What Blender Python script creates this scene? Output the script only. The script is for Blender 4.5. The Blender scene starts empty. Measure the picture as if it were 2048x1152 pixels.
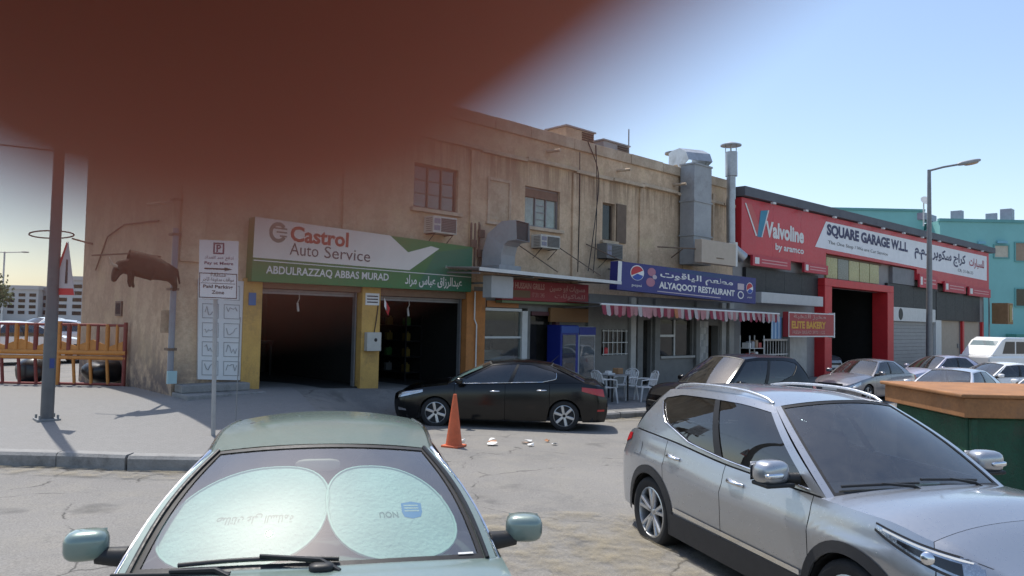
import bpy, bmesh, math, random
from mathutils import Vector, Matrix, noise
R = math.radians
random.seed(7)
SC = bpy.context.scene
COL = SC.collection
# ------------------------------------------------------------------ camera
CAM_POS = Vector((-7.28, -15.67, 2.15))
cd = bpy.data.cameras.new('camera')
cd.sensor_width = 36.0; cd.lens = 26.37
cd.clip_start = 0.002; cd.clip_end = 3000
cd.dof.use_dof = True; cd.dof.focus_distance = 9.0; cd.dof.aperture_fstop = 7.0; cd.dof.aperture_blades = 0
cam = bpy.data.objects.new('camera', cd); COL.objects.link(cam)
TH, PITCH, ROLL = R(46.4), math.atan(64 / 1500.0), R(1.2)
_f = Vector((math.cos(TH), math.sin(TH), 0)); _r = Vector((math.sin(TH), -math.cos(TH), 0)); _u = Vector((0, 0, 1))
FW = _f * math.cos(PITCH) + _u * math.sin(PITCH); U1 = _u * math.cos(PITCH) - _f * math.sin(PITCH)
UP = U1 * math.cos(ROLL) - _r * math.sin(ROLL); RT = _r * math.cos(ROLL) + U1 * math.sin(ROLL)
cam.matrix_world = Matrix(((RT.x, UP.x, -FW.x, CAM_POS.x), (RT.y, UP.y, -FW.y, CAM_POS.y), (RT.z, UP.z, -FW.z, CAM_POS.z), (0, 0, 0, 1)))
SC.camera = cam
# ------------------------------------------------------------------ sky, sun, exposure
SUN_EL, SUN_AZ = R(66), math.atan2(0.99, 0.12)        # azimuth of the sun from +x, counter-clockwise
W = bpy.data.worlds.new('World'); SC.world = W; W.use_nodes = True
nt = W.node_tree; nt.nodes.clear()
sk = nt.nodes.new('ShaderNodeTexSky'); sk.sky_type = 'NISHITA'; sk.sun_disc = False
sk.sun_elevation = SUN_EL; sk.sun_rotation = math.pi / 2 - SUN_AZ
sk.altitude = 0; sk.air_density = 1.05; sk.dust_density = 1.3; sk.ozone_density = 0.85
bg = nt.nodes.new('ShaderNodeBackground'); bg.inputs[1].default_value = 0.12
wo = nt.nodes.new('ShaderNodeOutputWorld')
nt.links.new(sk.outputs[0], bg.inputs[0]); nt.links.new(bg.outputs[0], wo.inputs[0])
sd = bpy.data.lights.new('sun', 'SUN'); sd.energy = 2.8; sd.angle = R(0.53); sd.color = (1.0, 0.955, 0.88)
so = bpy.data.objects.new('sun', sd); COL.objects.link(so)
_s = Vector((math.cos(SUN_AZ) * math.cos(SUN_EL), math.sin(SUN_AZ) * math.cos(SUN_EL), math.sin(SUN_EL)))
so.rotation_euler = _s.to_track_quat('Z', 'Y').to_euler(); so.location = (0, 0, 40)
vs = SC.view_settings; vs.view_transform = 'Standard'; vs.look = 'None'; vs.gamma = 1; vs.exposure = 0.78; vs.use_curve_mapping = False
SC.render.engine = 'CYCLES'
cy = SC.cycles
cy.use_denoising = True; cy.max_bounces = 8; cy.diffuse_bounces = 4; cy.glossy_bounces = 4
cy.transmission_bounces = 6; cy.transparent_max_bounces = 12; cy.caustics_reflective = False; cy.caustics_refractive = False
cy.sample_clamp_indirect = 8

# ------------------------------------------------------------------ materials
MATS = {}
def _new(name):
    m = bpy.data.materials.new(name); m.use_nodes = True
    t = m.node_tree; t.nodes.clear()
    out = t.nodes.new('ShaderNodeOutputMaterial')
    return m, t, out
def _coord(t, scale=(1, 1, 1), kind='Object'):
    tc = t.nodes.new('ShaderNodeTexCoord'); mp = t.nodes.new('ShaderNodeMapping')
    mp.inputs['Scale'].default_value = scale
    t.links.new(tc.outputs[kind], mp.inputs[0]); return mp.outputs[0]
def _noise(t, vec, scale, detail=5, rough=0.6):
    n = t.nodes.new('ShaderNodeTexNoise'); n.inputs['Scale'].default_value = scale
    n.inputs['Detail'].default_value = detail; n.inputs['Roughness'].default_value = rough
    t.links.new(vec, n.inputs['Vector']); return n.outputs[0]
def _ramp(t, fac, stops):
    r = t.nodes.new('ShaderNodeValToRGB'); e = r.color_ramp.elements
    while len(e) < len(stops): e.new(0.5)
    for i, (p, c) in enumerate(stops):
        e[i].position = p; e[i].color = (*c, 1) if len(c) == 3 else c
    t.links.new(fac, r.inputs[0]); return r.outputs[0]
def _mix(t, fac, a, b, mode='MIX'):
    m = t.nodes.new('ShaderNodeMix'); m.data_type = 'RGBA'; m.blend_type = mode
    for sock, v in ((m.inputs[0], fac), (m.inputs[6], a), (m.inputs[7], b)):
        if hasattr(v, 'is_linked'): t.links.new(v, sock)
        elif isinstance(v, (int, float)): sock.default_value = v
        else: sock.default_value = (*v, 1) if len(v) == 3 else v
    return m.outputs[2]
def _bump(t, h, strength, dist=0.02):
    b = t.nodes.new('ShaderNodeBump'); b.inputs['Strength'].default_value = strength; b.inputs['Distance'].default_value = dist
    t.links.new(h, b.inputs['Height']); return b.outputs[0]
def _bsdf(t, out, col, rough=0.6, metal=0.0, spec=0.5, coat=0.0, nrm=None):
    b = t.nodes.new('ShaderNodeBsdfPrincipled')
    for k, v in (('Base Color', col), ('Roughness', rough), ('Metallic', metal), ('Specular IOR Level', spec), ('Coat Weight', coat)):
        s = b.inputs[k]
        if hasattr(v, 'is_linked'): t.links.new(v, s)
        elif isinstance(v, (int, float)): s.default_value = v
        else: s.default_value = (*v, 1)
    b.inputs['Coat Roughness'].default_value = 0.04
    if nrm is not None: t.links.new(nrm, b.inputs['Normal'])
    t.links.new(b.outputs[0], out.inputs[0]); return b
def sc(c, k): return tuple(min(1, x * k) for x in c)
def mat(name, col, rough=0.6, metal=0.0, var=0.25, scale=3.0, bump=0.0, spec=0.4, stretch=(1, 1, 1), dirt=None):
    """plain stuff with mottled colour, roughness break-up and fine relief"""
    if name in MATS: return MATS[name]
    m, t, out = _new(name)
    v = _coord(t, stretch)
    n1 = _noise(t, v, scale, 6, 0.65)
    n2 = _noise(t, v, scale * 9, 4, 0.6)
    c = _ramp(t, n1, [(0.28, sc(col, 1 - var)), (0.55, col), (0.78, sc(col, 1 + var * 0.7))])
    c = _mix(t, 0.35 * min(1, var * 3), c, _ramp(t, n2, [(0.3, sc(col, 1 - var)), (0.7, sc(col, 1 + var))]))
    if dirt:
        n3 = _noise(t, v, scale * 0.55, 8, 0.75)
        c = _mix(t, _ramp(t, n3, [(0.52, (0, 0, 0)), (0.72, (0.85,) * 3)]), c, dirt)
    rr = _ramp(t, n2, [(0.3, (max(0.02, rough - 0.08),) * 3), (0.7, (min(1, rough + 0.1),) * 3)])
    _bsdf(t, out, c, rr, metal, spec, 0, _bump(t, n2, bump) if bump else None)
    MATS[name] = m; return m
def paint(name, col, metal=0.6, rough=0.32, dust=0.25, flake=0.0, coat=1.0):
    """car paint under a clear coat with a film of dust"""
    if name in MATS: return MATS[name]
    m, t, out = _new(name)
    v = _coord(t)
    n = _noise(t, v, 1.6, 7, 0.65); n2 = _noise(t, v, 40, 3, 0.6)
    d = _ramp(t, n, [(0.35, (0.0,) * 3), (0.85, (dust,) * 3)])
    c = _mix(t, d, col, (0.34, 0.31, 0.27))
    rr = _ramp(t, n2, [(0.2, (max(.05, rough - .05),) * 3), (0.8, (rough + .06,) * 3)])
    b = _bsdf(t, out, c, rr, metal, 0.5, coat)
    b.inputs['Coat Roughness'].default_value = 0.05 + dust * 0.18
    MATS[name] = m; return m
def glass(name, tint=(0.25, 0.3, 0.3), rough=0.02, refl=1.0, dust=0.06, f0=0.05):
    """thin pane: tinted see-through plus a mirror sheen that grows towards grazing, with a little dust"""
    if name in MATS: return MATS[name]
    m, t, out = _new(name)
    tr = t.nodes.new('ShaderNodeBsdfTransparent'); tr.inputs[0].default_value = (*tint, 1)
    gl = t.nodes.new('ShaderNodeBsdfGlossy'); gl.inputs['Roughness'].default_value = rough; gl.inputs[0].default_value = (refl, refl, refl, 1)
    lw = t.nodes.new('ShaderNodeLayerWeight'); pw_ = t.nodes.new('ShaderNodeMath'); pw_.operation = 'POWER'; pw_.inputs[1].default_value = 4.5
    t.links.new(lw.outputs['Facing'], pw_.inputs[0])
    fr = t.nodes.new('ShaderNodeMath'); fr.operation = 'MULTIPLY_ADD'; fr.inputs[1].default_value = 0.95 - f0; fr.inputs[2].default_value = f0; t.links.new(pw_.outputs[0], fr.inputs[0])
    mx = t.nodes.new('ShaderNodeMixShader'); t.links.new(fr.outputs[0], mx.inputs[0]); t.links.new(tr.outputs[0], mx.inputs[1]); t.links.new(gl.outputs[0], mx.inputs[2])
    df = t.nodes.new('ShaderNodeBsdfDiffuse'); df.inputs[0].default_value = (0.5, 0.47, 0.42, 1)
    n = _noise(t, _coord(t), 4, 6, 0.7)
    k = _ramp(t, n, [(0.3, (dust * .4,) * 3), (0.8, (dust * 1.8,) * 3)])
    m2 = t.nodes.new('ShaderNodeMixShader'); t.links.new(k, m2.inputs[0]); t.links.new(mx.outputs[0], m2.inputs[1]); t.links.new(df.outputs[0], m2.inputs[2])
    t.links.new(m2.outputs[0], out.inputs[0]); MATS[name] = m; return m
def plaster(name, col, stain, pale, patch=0.5, drip=None, splash=None):
    """old painted render: blotches at several sizes, run-off streaks, bare pale patches; drip = (z where a ledge sheds water, length), splash = height of the grimy foot"""
    if name in MATS: return MATS[name]
    m, t, out = _new(name)
    v = _coord(t)
    big = _noise(t, v, 0.5, 8, 0.68); blot = _noise(t, v, 1.5, 9, 0.72); mid = _noise(t, v, 4.2, 7, 0.72); fine = _noise(t, v, 13, 6, 0.7); grain = _noise(t, v, 48, 3, 0.6)
    streak = _noise(t, _coord(t, (4.5, 4.5, 0.32)), 1.3, 7, 0.72)
    c = _ramp(t, big, [(0.3, sc(col, 0.74)), (0.48, col), (0.7, sc(col, 1.18))])
    c = _mix(t, _ramp(t, blot, [(0.45, (0,) * 3), (0.54, (0.85,) * 3), (0.66, (0.25,) * 3)]), c, stain)
    c = _mix(t, _mix(t, 1.0, _ramp(t, streak, [(0.45, (0,) * 3), (0.62, (0.8,) * 3)]), _ramp(t, blot, [(0.4, (0,) * 3), (0.6, (1,) * 3)]), 'MULTIPLY'), c, stain)
    c = _mix(t, _ramp(t, mid, [(0.52, (0,) * 3), (0.62, (patch,) * 3)]), c, pale)
    c = _mix(t, _ramp(t, _noise(t, v, 0.85, 6, 0.55), [(0.56, (0,) * 3), (0.63, (patch * 0.8,) * 3)]), c, (pale[0], pale[1] * 1.02, pale[2] * 0.82))
    c = _mix(t, 0.34, c, _ramp(t, fine, [(0.3, sc(col, 0.5)), (0.5, col), (0.72, sc(col, 1.35))]))
    c = _mix(t, 0.22, c, _ramp(t, grain, [(0.3, sc(col, 0.5)), (0.7, sc(col, 1.4))]))
    tc = t.nodes.new('ShaderNodeTexCoord'); sx = t.nodes.new('ShaderNodeSeparateXYZ'); t.links.new(tc.outputs['Object'], sx.inputs[0])
    def band(z0, z1):
        r = t.nodes.new('ShaderNodeMapRange'); r.inputs[1].default_value = z0; r.inputs[2].default_value = z1; t.links.new(sx.outputs[2], r.inputs[0]); return r.outputs[0]
    if drip:
        k = _mix(t, 1.0, _ramp(t, band(drip[0] - drip[1], drip[0]), [(0.0, (0,) * 3), (0.9, (0.9,) * 3), (0.995, (0.9,) * 3), (1.0, (0,) * 3)]), _ramp(t, streak, [(0.42, (0,) * 3), (0.58, (1,) * 3)]), 'MULTIPLY')
        c = _mix(t, k, c, sc(stain, 0.72))
    if splash:
        k = _mix(t, 1.0, _ramp(t, band(splash, 0.0), [(0.0, (0,) * 3), (0.8, (1,) * 3)]), _ramp(t, _mix(t, 0.5, blot, mid), [(0.4, (0,) * 3), (0.55, (0.85,) * 3)]), 'MULTIPLY')
        c = _mix(t, k, c, (0.12, 0.1, 0.1))
    h = _mix(t, 0.5, mid, fine)
    _bsdf(t, out, c, 0.92, 0, 0.15, 0, _bump(t, h, 0.5, 0.02))
    MATS[name] = m; return m

# ------------------------------------------------------------------ mesh helpers
class MB:
    """collects shapes (in world or local coordinates), then builds one mesh object"""
    def __init__(s): s.v = []; s.f = []
    def add(s, vs, fs):
        o = len(s.v); s.v += [tuple(p) for p in vs]; s.f += [tuple(i + o for i in f) for f in fs]; return s
    def box(s, x0, x1, y0, y1, z0, z1, M=None):
        vs = [Vector((x, y, z)) for x in (x0, x1) for y in (y0, y1) for z in (z0, z1)]
        if M is not None: vs = [M @ p for p in vs]
        return s.add(vs, [(0, 1, 3, 2), (4, 6, 7, 5), (0, 4, 5, 1), (2, 3, 7, 6), (0, 2, 6, 4), (1, 5, 7, 3)])
    def quad(s, a, b, c, d): return s.add([a, b, c, d], [(0, 1, 2, 3)])
    def prism(s, poly, fn, d):
        """poly of 2-D points -> fn(u,v,depth) for depth 0 and d"""
        n = len(poly); vs = [fn(u, v, 0) for u, v in poly] + [fn(u, v, d) for u, v in poly]
        return s.add(vs, [tuple(range(n)), tuple(range(2 * n - 1, n - 1, -1))] + [(i, i + n, (i + 1) % n + n, (i + 1) % n) for i in range(n)])
    def tube(s, pts, r, n=8, cap=True, closed=False):
        pts = [Vector(p) for p in pts]; rs = r if isinstance(r, (list, tuple)) else [r] * len(pts)
        o = []; m = len(pts); ref = None
        for i, p in enumerate(pts):
            a = pts[(i - 1) % m] if (closed or i > 0) else p; b = pts[(i + 1) % m] if (closed or i < m - 1) else p
            d = (b - a).normalized()
            if ref is None: ref = d.orthogonal().normalized()
            ref = (ref - d * ref.dot(d)); ref = ref.normalized() if ref.length > 1e-6 else d.orthogonal().normalized()
            q = d.cross(ref)
            o += [p + (ref * math.cos(k * 2 * math.pi / n) + q * math.sin(k * 2 * math.pi / n)) * rs[i] for k in range(n)]
        fs = []
        for i in range(m if closed else m - 1):
            j = (i + 1) % m
            fs += [(i * n + k, i * n + (k + 1) % n, j * n + (k + 1) % n, j * n + k) for k in range(n)]
        if cap and not closed: fs += [tuple(range(n - 1, -1, -1)), tuple((m - 1) * n + k for k in range(n))]
        return s.add(o, fs)
    def lathe(s, prof, c, ax='z', n=24, M=None):
        """prof list of (r,h) about the axis through c"""
        o = []
        for r, h in prof:
            for k in range(n):
                a = k * 2 * math.pi / n; u, w = r * math.cos(a), r * math.sin(a)
                p = Vector((u, w, h)) if ax == 'z' else (Vector((u, h, w)) if ax == 'y' else Vector((h, u, w)))
                o.append((M @ p if M is not None else p) + Vector(c))
        m = len(prof); fs = []
        for i in range(m - 1): fs += [(i * n + k, i * n + (k + 1) % n, (i + 1) * n + (k + 1) % n, (i + 1) * n + k) for k in range(n)]
        if prof[0][0] > 1e-5: fs.append(tuple(range(n - 1, -1, -1)))
        if prof[-1][0] > 1e-5: fs.append(tuple((m - 1) * n + k for k in range(n)))
        return s.add(o, fs)
    def grid(s, fn, nu, nv, flip=False):
        o = [fn(i / nu, j / nv) for i in range(nu + 1) for j in range(nv + 1)]
        fs = []
        for i in range(nu):
            for j in range(nv):
                a = i * (nv + 1) + j; q = (a, a + nv + 1, a + nv + 2, a + 1)
                fs.append(q[::-1] if flip else q)
        return s.add(o, fs)
    def build(s, name, m, parent=None, smooth=None, local=False, bevel=0, solid=0, recalc=True):
        me = bpy.data.meshes.new(name)
        vs = s.v
        if parent is not None and not local:
            I = root_of(parent).matrix_basis.inverted(); vs = [I @ Vector(p) for p in vs]
        me.from_pydata([tuple(p) for p in vs], [], s.f)
        if recalc:
            bm = bmesh.new(); bm.from_mesh(me); bmesh.ops.remove_doubles(bm, verts=bm.verts, dist=1e-5); bmesh.ops.recalc_face_normals(bm, faces=bm.faces); bm.to_mesh(me); bm.free()
        o = bpy.data.objects.new(name, me); COL.objects.link(o)
        if m is not None: me.materials.append(m)
        if smooth is not None:
            me.shade_smooth(); me.set_sharp_from_angle(angle=R(smooth))
        if parent is not None: o.parent = parent
        if solid:
            k = o.modifiers.new('thick', 'SOLIDIFY'); k.thickness = solid; k.offset = 0
        if bevel:
            k = o.modifiers.new('edge', 'BEVEL'); k.width = bevel; k.segments = 2; k.limit_method = 'ANGLE'; k.angle_limit = R(40)
        return o
def root_of(o):
    while o.parent: o = o.parent
    return o
def thing(name, label, cat, loc=(0, 0, 0), rz=0, group=None):
    o = bpy.data.objects.new(name, None); COL.objects.link(o)
    o.empty_display_size = 0.2
    o.matrix_basis = Matrix.Translation(Vector(loc)) @ Matrix.Rotation(rz, 4, 'Z')
    return tag(o, label, cat, group)
def tag(o, label, cat, group=None):
    o['label'] = label; o['category'] = cat
    if group: o['group'] = group
    return o
def struct(o): o['kind'] = 'structure'; return o
def bx(name, m, parent, x0, x1, y0, y1, z0, z1, bevel=0, M=None, local=False):
    return MB().box(x0, x1, y0, y1, z0, z1, M).build(name, m, parent, bevel=bevel, local=local)
def copy_tree(o, parent=None):
    c = o.copy(); COL.objects.link(c)
    if parent is not None: c.parent = parent
    for ch in o.children: copy_tree(ch, c)
    return c
# ------------------------------------------------------------------ lettering
AR = {'ا': ('FE8D', 'FE8E'), 'ب': ('FE8F', 'FE90', 'FE91', 'FE92'), 'ة': ('FE93', 'FE94'), 'ت': ('FE95', 'FE96', 'FE97', 'FE98'), 'ج': ('FE9D', 'FE9E', 'FE9F', 'FEA0'),
      'خ': ('FEA5', 'FEA6', 'FEA7', 'FEA8'), 'د': ('FEA9', 'FEAA'), 'ذ': ('FEAB', 'FEAC'), 'ر': ('FEAD', 'FEAE'), 'ز': ('FEAF', 'FEB0'), 'س': ('FEB1', 'FEB2', 'FEB3', 'FEB4'),
      'ط': ('FEC1', 'FEC2', 'FEC3', 'FEC4'), 'ع': ('FEC9', 'FECA', 'FECB', 'FECC'), 'ف': ('FED1', 'FED2', 'FED3', 'FED4'), 'ق': ('FED5', 'FED6', 'FED7', 'FED8'), 'ك': ('FED9', 'FEDA', 'FEDB', 'FEDC'),
      'ل': ('FEDD', 'FEDE', 'FEDF', 'FEE0'), 'م': ('FEE1', 'FEE2', 'FEE3', 'FEE4'), 'ن': ('FEE5', 'FEE6', 'FEE7', 'FEE8'), 'ه': ('FEE9', 'FEEA', 'FEEB', 'FEEC'), 'و': ('FEED', 'FEEE'),
      'ي': ('FEF1', 'FEF2', 'FEF3', 'FEF4'), 'ى': ('FEEF', 'FEF0'), 'ص': ('FEB9', 'FEBA', 'FEBB', 'FEBC'), 'ح': ('FEA1', 'FEA2', 'FEA3', 'FEA4')}
def arabic(s):
    """join the letters (presentation forms) and put them in left-to-right drawing order"""
    out = []
    for i, ch in enumerate(s):
        if ch not in AR: out.append(ch); continue
        fm = AR[ch]
        prev = i > 0 and s[i - 1] in AR and len(AR[s[i - 1]]) == 4
        nxt = i < len(s) - 1 and s[i + 1] in AR
        k = (3 if nxt and len(fm) == 4 else 1) if prev else (2 if nxt and len(fm) == 4 else 0)
        out.append(chr(int(fm[k], 16)))
    return ''.join(out[::-1])
def text(body, m, parent, O, U, V, name='lettering', bold=0.0, depth=0.0, local=False, shear=0.0, fn=None):
    """lettering fitted into the rectangle O, O+U, O+V"""
    cu = bpy.data.curves.new('t', 'FONT'); cu.body = body; cu.resolution_u = 3; cu.offset = bold; cu.shear = shear
    ob = bpy.data.objects.new('t', cu); COL.objects.link(ob)
    dg = bpy.context.evaluated_depsgraph_get(); dg.update()
    me = bpy.data.meshes.new_from_object(ob.evaluated_get(dg)); bpy.data.objects.remove(ob)
    vs = [v.co.copy() for v in me.vertices]; fs = [tuple(p.vertices) for p in me.polygons]; bpy.data.meshes.remove(me)
    if not vs: return None
    x0, x1 = min(v.x for v in vs), max(v.x for v in vs); y0, y1 = min(v.y for v in vs), max(v.y for v in vs)
    if fn is None:
        O, U, V = Vector(O), Vector(U), Vector(V); fn = lambda a, b: O + U * a + V * b
    q = MB(); q.v = [fn((v.x - x0) / (x1 - x0), (v.y - y0) / max(1e-6, y1 - y0)) for v in vs]; q.f = fs
    return q.build(name, m, parent, local=local, recalc=False)
def smooth01(a, b, x):
    t = max(0, min(1, (x - a) / (b - a))); return t * t * (3 - 2 * t)
def lerp(a, b, t): return a + (b - a) * t
def pw(pts, x):
    """piecewise-linear curve through (x,y) points"""
    if x <= pts[0][0]: return pts[0][1]
    for (a, b), (c, d) in zip(pts, pts[1:]):
        if x <= c: return lerp(b, d, (x - a) / (c - a)) if c > a else d
    return pts[-1][1]
def cr(pts, x):
    """smooth curve (monotone cubic-ish) through (x,y) points"""
    if x <= pts[0][0]: return pts[0][1]
    if x >= pts[-1][0]: return pts[-1][1]
    n = len(pts)
    for i in range(n - 1):
        if x <= pts[i + 1][0]:
            x0, y0 = pts[i]; x1, y1 = pts[i + 1]; h = x1 - x0
            def sl(j):
                if j <= 0: return (pts[1][1] - pts[0][1]) / (pts[1][0] - pts[0][0])
                if j >= n - 1: return (pts[-1][1] - pts[-2][1]) / (pts[-1][0] - pts[-2][0])
                a = (pts[j][1] - pts[j - 1][1]) / (pts[j][0] - pts[j - 1][0]); b = (pts[j + 1][1] - pts[j][1]) / (pts[j + 1][0] - pts[j][0])
                return 0 if a * b <= 0 else 2 * a * b / (a + b)
            m0, m1 = sl(i), sl(i + 1); t = (x - x0) / h
            return (2 * t**3 - 3 * t**2 + 1) * y0 + (t**3 - 2 * t**2 + t) * h * m0 + (-2 * t**3 + 3 * t**2) * y1 + (t**3 - t**2) * h * m1
# ------------------------------------------------------------------ ground
def road_z(x, y): return -0.073 - 0.02475 * max(-12, min(16, x)) - 0.00917 * max(-25, min(5, y))
FL = [(-60, 0.42), (-1.8, 0.48), (0, 0.55), (3, 0.43), (6, 0.28), (12, 0.0), (20, -0.15), (55, -0.4), (90, -0.45)]
KL = [(-24, 11.6), (-14, 3.6), (-8, -1.5), (-6.2, -2.97), (-5.24, -3.77), (-4.72, -4.19), (-4.28, -4.69), (-3.59, -5.36), (-2.6, -6.0), (-1.2, -6.4)]
def kerb_dist(x, y):
    b = 1e9
    for (ax, ay), (cx_, cy_) in zip(KL, KL[1:]):
        dx, dy = cx_ - ax, cy_ - ay; t = max(0, min(1, ((x - ax) * dx + (y - ay) * dy) / (dx * dx + dy * dy)))
        b = min(b, math.hypot(x - ax - t * dx, y - ay - t * dy))
    return b
def pave_z(x, y):
    return lerp(road_z(x, y) + 0.195, pw(FL, x), smooth01(0.0, 5.2, kerb_dist(x, y) - 0.1))
def ground_z(x, y):
    r = road_z(x, y)
    ramp = smooth01(-3.0, -0.5, x) * (1 - smooth01(6.3, 7.3, x))          # sloping forecourt of the workshop
    z = lerp(r, lerp(r, pw(FL, x) - 0.012, smooth01(lerp(-6.5, -1.7, smooth01(-0.5, 2.2, x)), -0.4, y)), ramp)
    far = smooth01(1.0, 9.0, y)                                          # behind the block everything levels out
    return lerp(z, 0.32 if x < 5 else lerp(0.32, -0.42, smooth01(5, 50, x)), far)
def asphalt():
    m, t, out = _new('sun_bleached_asphalt')
    v = _coord(t); big = _noise(t, v, 0.22, 7, 0.62); mid = _noise(t, v, 1.7, 7, 0.7); fine = _noise(t, v, 55, 3, 0.7); grit = _noise(t, v, 160, 2, 0.8)
    c = _ramp(t, big, [(0.3, (0.125, 0.119, 0.11)), (0.5, (0.19, 0.18, 0.166)), (0.7, (0.245, 0.232, 0.212))])
    c = _mix(t, _ramp(t, mid, [(0.45, (0,) * 3), (0.68, (0.6,) * 3)]), c, (0.27, 0.245, 0.195))
    c = _mix(t, _ramp(t, _noise(t, v, 0.6, 8, 0.75), [(0.54, (0,) * 3), (0.62, (0.7,) * 3)]), c, (0.1, 0.098, 0.095))
    c = _mix(t, 0.55, c, _ramp(t, fine, [(0.25, (0.09, 0.088, 0.085)), (0.6, (0.27, 0.26, 0.245)), (0.85, (0.42, 0.4, 0.37))]))
    c = _mix(t, _ramp(t, grit, [(0.62, (0,) * 3), (0.72, (0.6,) * 3)]), c, (0.4, 0.38, 0.35))
    c = _mix(t, _ramp(t, _noise(t, v, 0.95, 4, 0.5), [(0.63, (0,) * 3), (0.70, (0.55,) * 3)]), c, (0.075, 0.073, 0.07))      # old oil stains
    # cracks: distorted cell borders, thin and broken
    wv = t.nodes.new('ShaderNodeVectorMath'); wv.operation = 'ADD'
    nz = t.nodes.new('ShaderNodeTexNoise'); nz.inputs['Scale'].default_value = 0.9; nz.inputs['Detail'].default_value = 6
    t.links.new(v, nz.inputs['Vector']); t.links.new(v, wv.inputs[0]); t.links.new(nz.outputs['Color'], wv.inputs[1])
    vo = t.nodes.new('ShaderNodeTexVoronoi'); vo.feature = 'DISTANCE_TO_EDGE'; vo.inputs['Scale'].default_value = 0.33
    t.links.new(wv.outputs[0], vo.inputs['Vector'])
    crk = _mix(t, 1.0, _ramp(t, vo.outputs['Distance'], [(0.0, (0.9,) * 3), (0.007, (0,) * 3)]), _ramp(t, mid, [(0.47, (0,) * 3), (0.54, (1,) * 3)]), 'MULTIPLY')
    c = _mix(t, crk, c, (0.05, 0.048, 0.045))
    _bsdf(t, out, c, 0.9, 0, 0.25, 0, _bump(t, _mix(t, 0.5, fine, grit), 0.35, 0.012))
    return m
def pavers():
    m, t, out = _new('grey_paving_blocks')
    v = _coord(t); big = _noise(t, v, 0.5, 7, 0.65); fine = _noise(t, v, 60, 3, 0.6)
    br = t.nodes.new('ShaderNodeTexBrick'); br.inputs['Scale'].default_value = 4.5; br.inputs['Mortar Size'].default_value = 0.018
    for k, c in (('Color1', (0.2, 0.192, 0.181)), ('Color2', (0.232, 0.223, 0.21)), ('Mortar', (0.15, 0.145, 0.135))): br.inputs[k].default_value = (*c, 1)
    t.links.new(v, br.inputs['Vector'])
    c = _mix(t, _ramp(t, big, [(0.35, (0,) * 3), (0.7, (0.6,) * 3)]), br.outputs[0], (0.21, 0.2, 0.185))
    c = _mix(t, 0.3, c, _ramp(t, fine, [(0.3, (0.14,) * 3), (0.7, (0.36,) * 3)]))
    _bsdf(t, out, c, 0.85, 0, 0.3, 0, _bump(t, br.outputs['Fac'], -0.3, 0.01))
    return m
M_ASPH, M_PAVE = asphalt(), pavers()
M_KERB = mat('kerb_concrete', (0.27, 0.265, 0.255), 0.85, var=0.3, scale=4, bump=0.3, dirt=(0.1, 0.095, 0.09))
def axis(lo, hi, step, far):
    a = []; x = lo
    while x <= hi + 1e-6: a.append(x); x += step
    d = step
    while a[-1] < far: d *= 1.5; a.append(a[-1] + d)
    d = step
    while a[0] > -far: d *= 1.5; a.insert(0, a[0] - d)
    return a
xs, ys = axis(-14, 22, 0.5, 1600), axis(-20, 10, 0.5, 1600)
g = MB(); g.v = [(x, y, ground_z(x, y)) for x in xs for y in ys]; n = len(ys)
g.f = [(i * n + j, (i + 1) * n + j, (i + 1) * n + j + 1, i * n + j + 1) for i in range(len(xs) - 1) for j in range(n - 1)]
struct(g.build('ground', M_ASPH, smooth=60, recalc=False))

# pavement round the corner of the block: kerb line runs in from the side street
def poly_at(P, d):
    for a, b in zip(P, P[1:]):
        A, B = Vector((*a, 0)), Vector((*b, 0)); l = (B - A).length
        if d <= l: return A.lerp(B, d / l), (B - A).normalized()
        d -= l
    return Vector((*P[-1], 0)), (B - A).normalized()
KLEN = sum((Vector((*b, 0)) - Vector((*a, 0))).length for a, b in zip(KL, KL[1:]))
pv = MB(); NS, NW = 70, 26
def pave_pt(u, v):
    k, dr = poly_at(KL, u * KLEN)
    # inner edge: far street side -> block front
    e = Vector((lerp(-12, 1.0, smooth01(0.0, 1.0, u)), lerp(26, 0.35, smooth01(0.0, 0.85, u)), 0))
    p = k.lerp(e, v); h = pave_z(p.x, p.y)
    edge = smooth01(0.86, 1.0, u)                                           # dropped kerb into the forecourt
    return Vector((p.x, p.y, lerp(h, ground_z(p.x, p.y) + 0.006, edge)))
pv.grid(pave_pt, NS, NW)
pavement = struct(pv.build('pavement', M_PAVE, smooth=60))
def kerb_stone(P, d, L, parent, up=0.19, w=0.2):
    a, _ = poly_at(P, d + 0.012); b, _ = poly_at(P, d + L - 0.012)
    dr = (b - a).normalized(); nrm = Vector((dr.y, -dr.x, 0))                    # road side
    vs = []
    for p in (a, b):
        zr = road_z(p.x, p.y)
        j = random.uniform(-.006, .006)
        for q, z in ((nrm * 0.0, zr - 0.15), (nrm * 0.012 - dr * 0, zr + up - 0.03 + j), (-nrm * 0.02, zr + up + 0.008 + j), (-nrm * w, zr + up + 0.012 + j), (-nrm * w, zr - 0.15)):
            vs.append(p + nrm * 0.1 + q + Vector((0, 0, z)))
    fs = [(0, 1, 2, 3, 4), (9, 8, 7, 6, 5)] + [(i, i + 5, (i + 1) % 5 + 5, (i + 1) % 5) for i in range(5)]
    return MB().add(vs, fs).build('kerb_stone', M_KERB, parent)
d = KLEN - 16.5
while d < KLEN - 1.3: kerb_stone(KL, d, 0.95, pavement); d += 0.95
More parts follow.
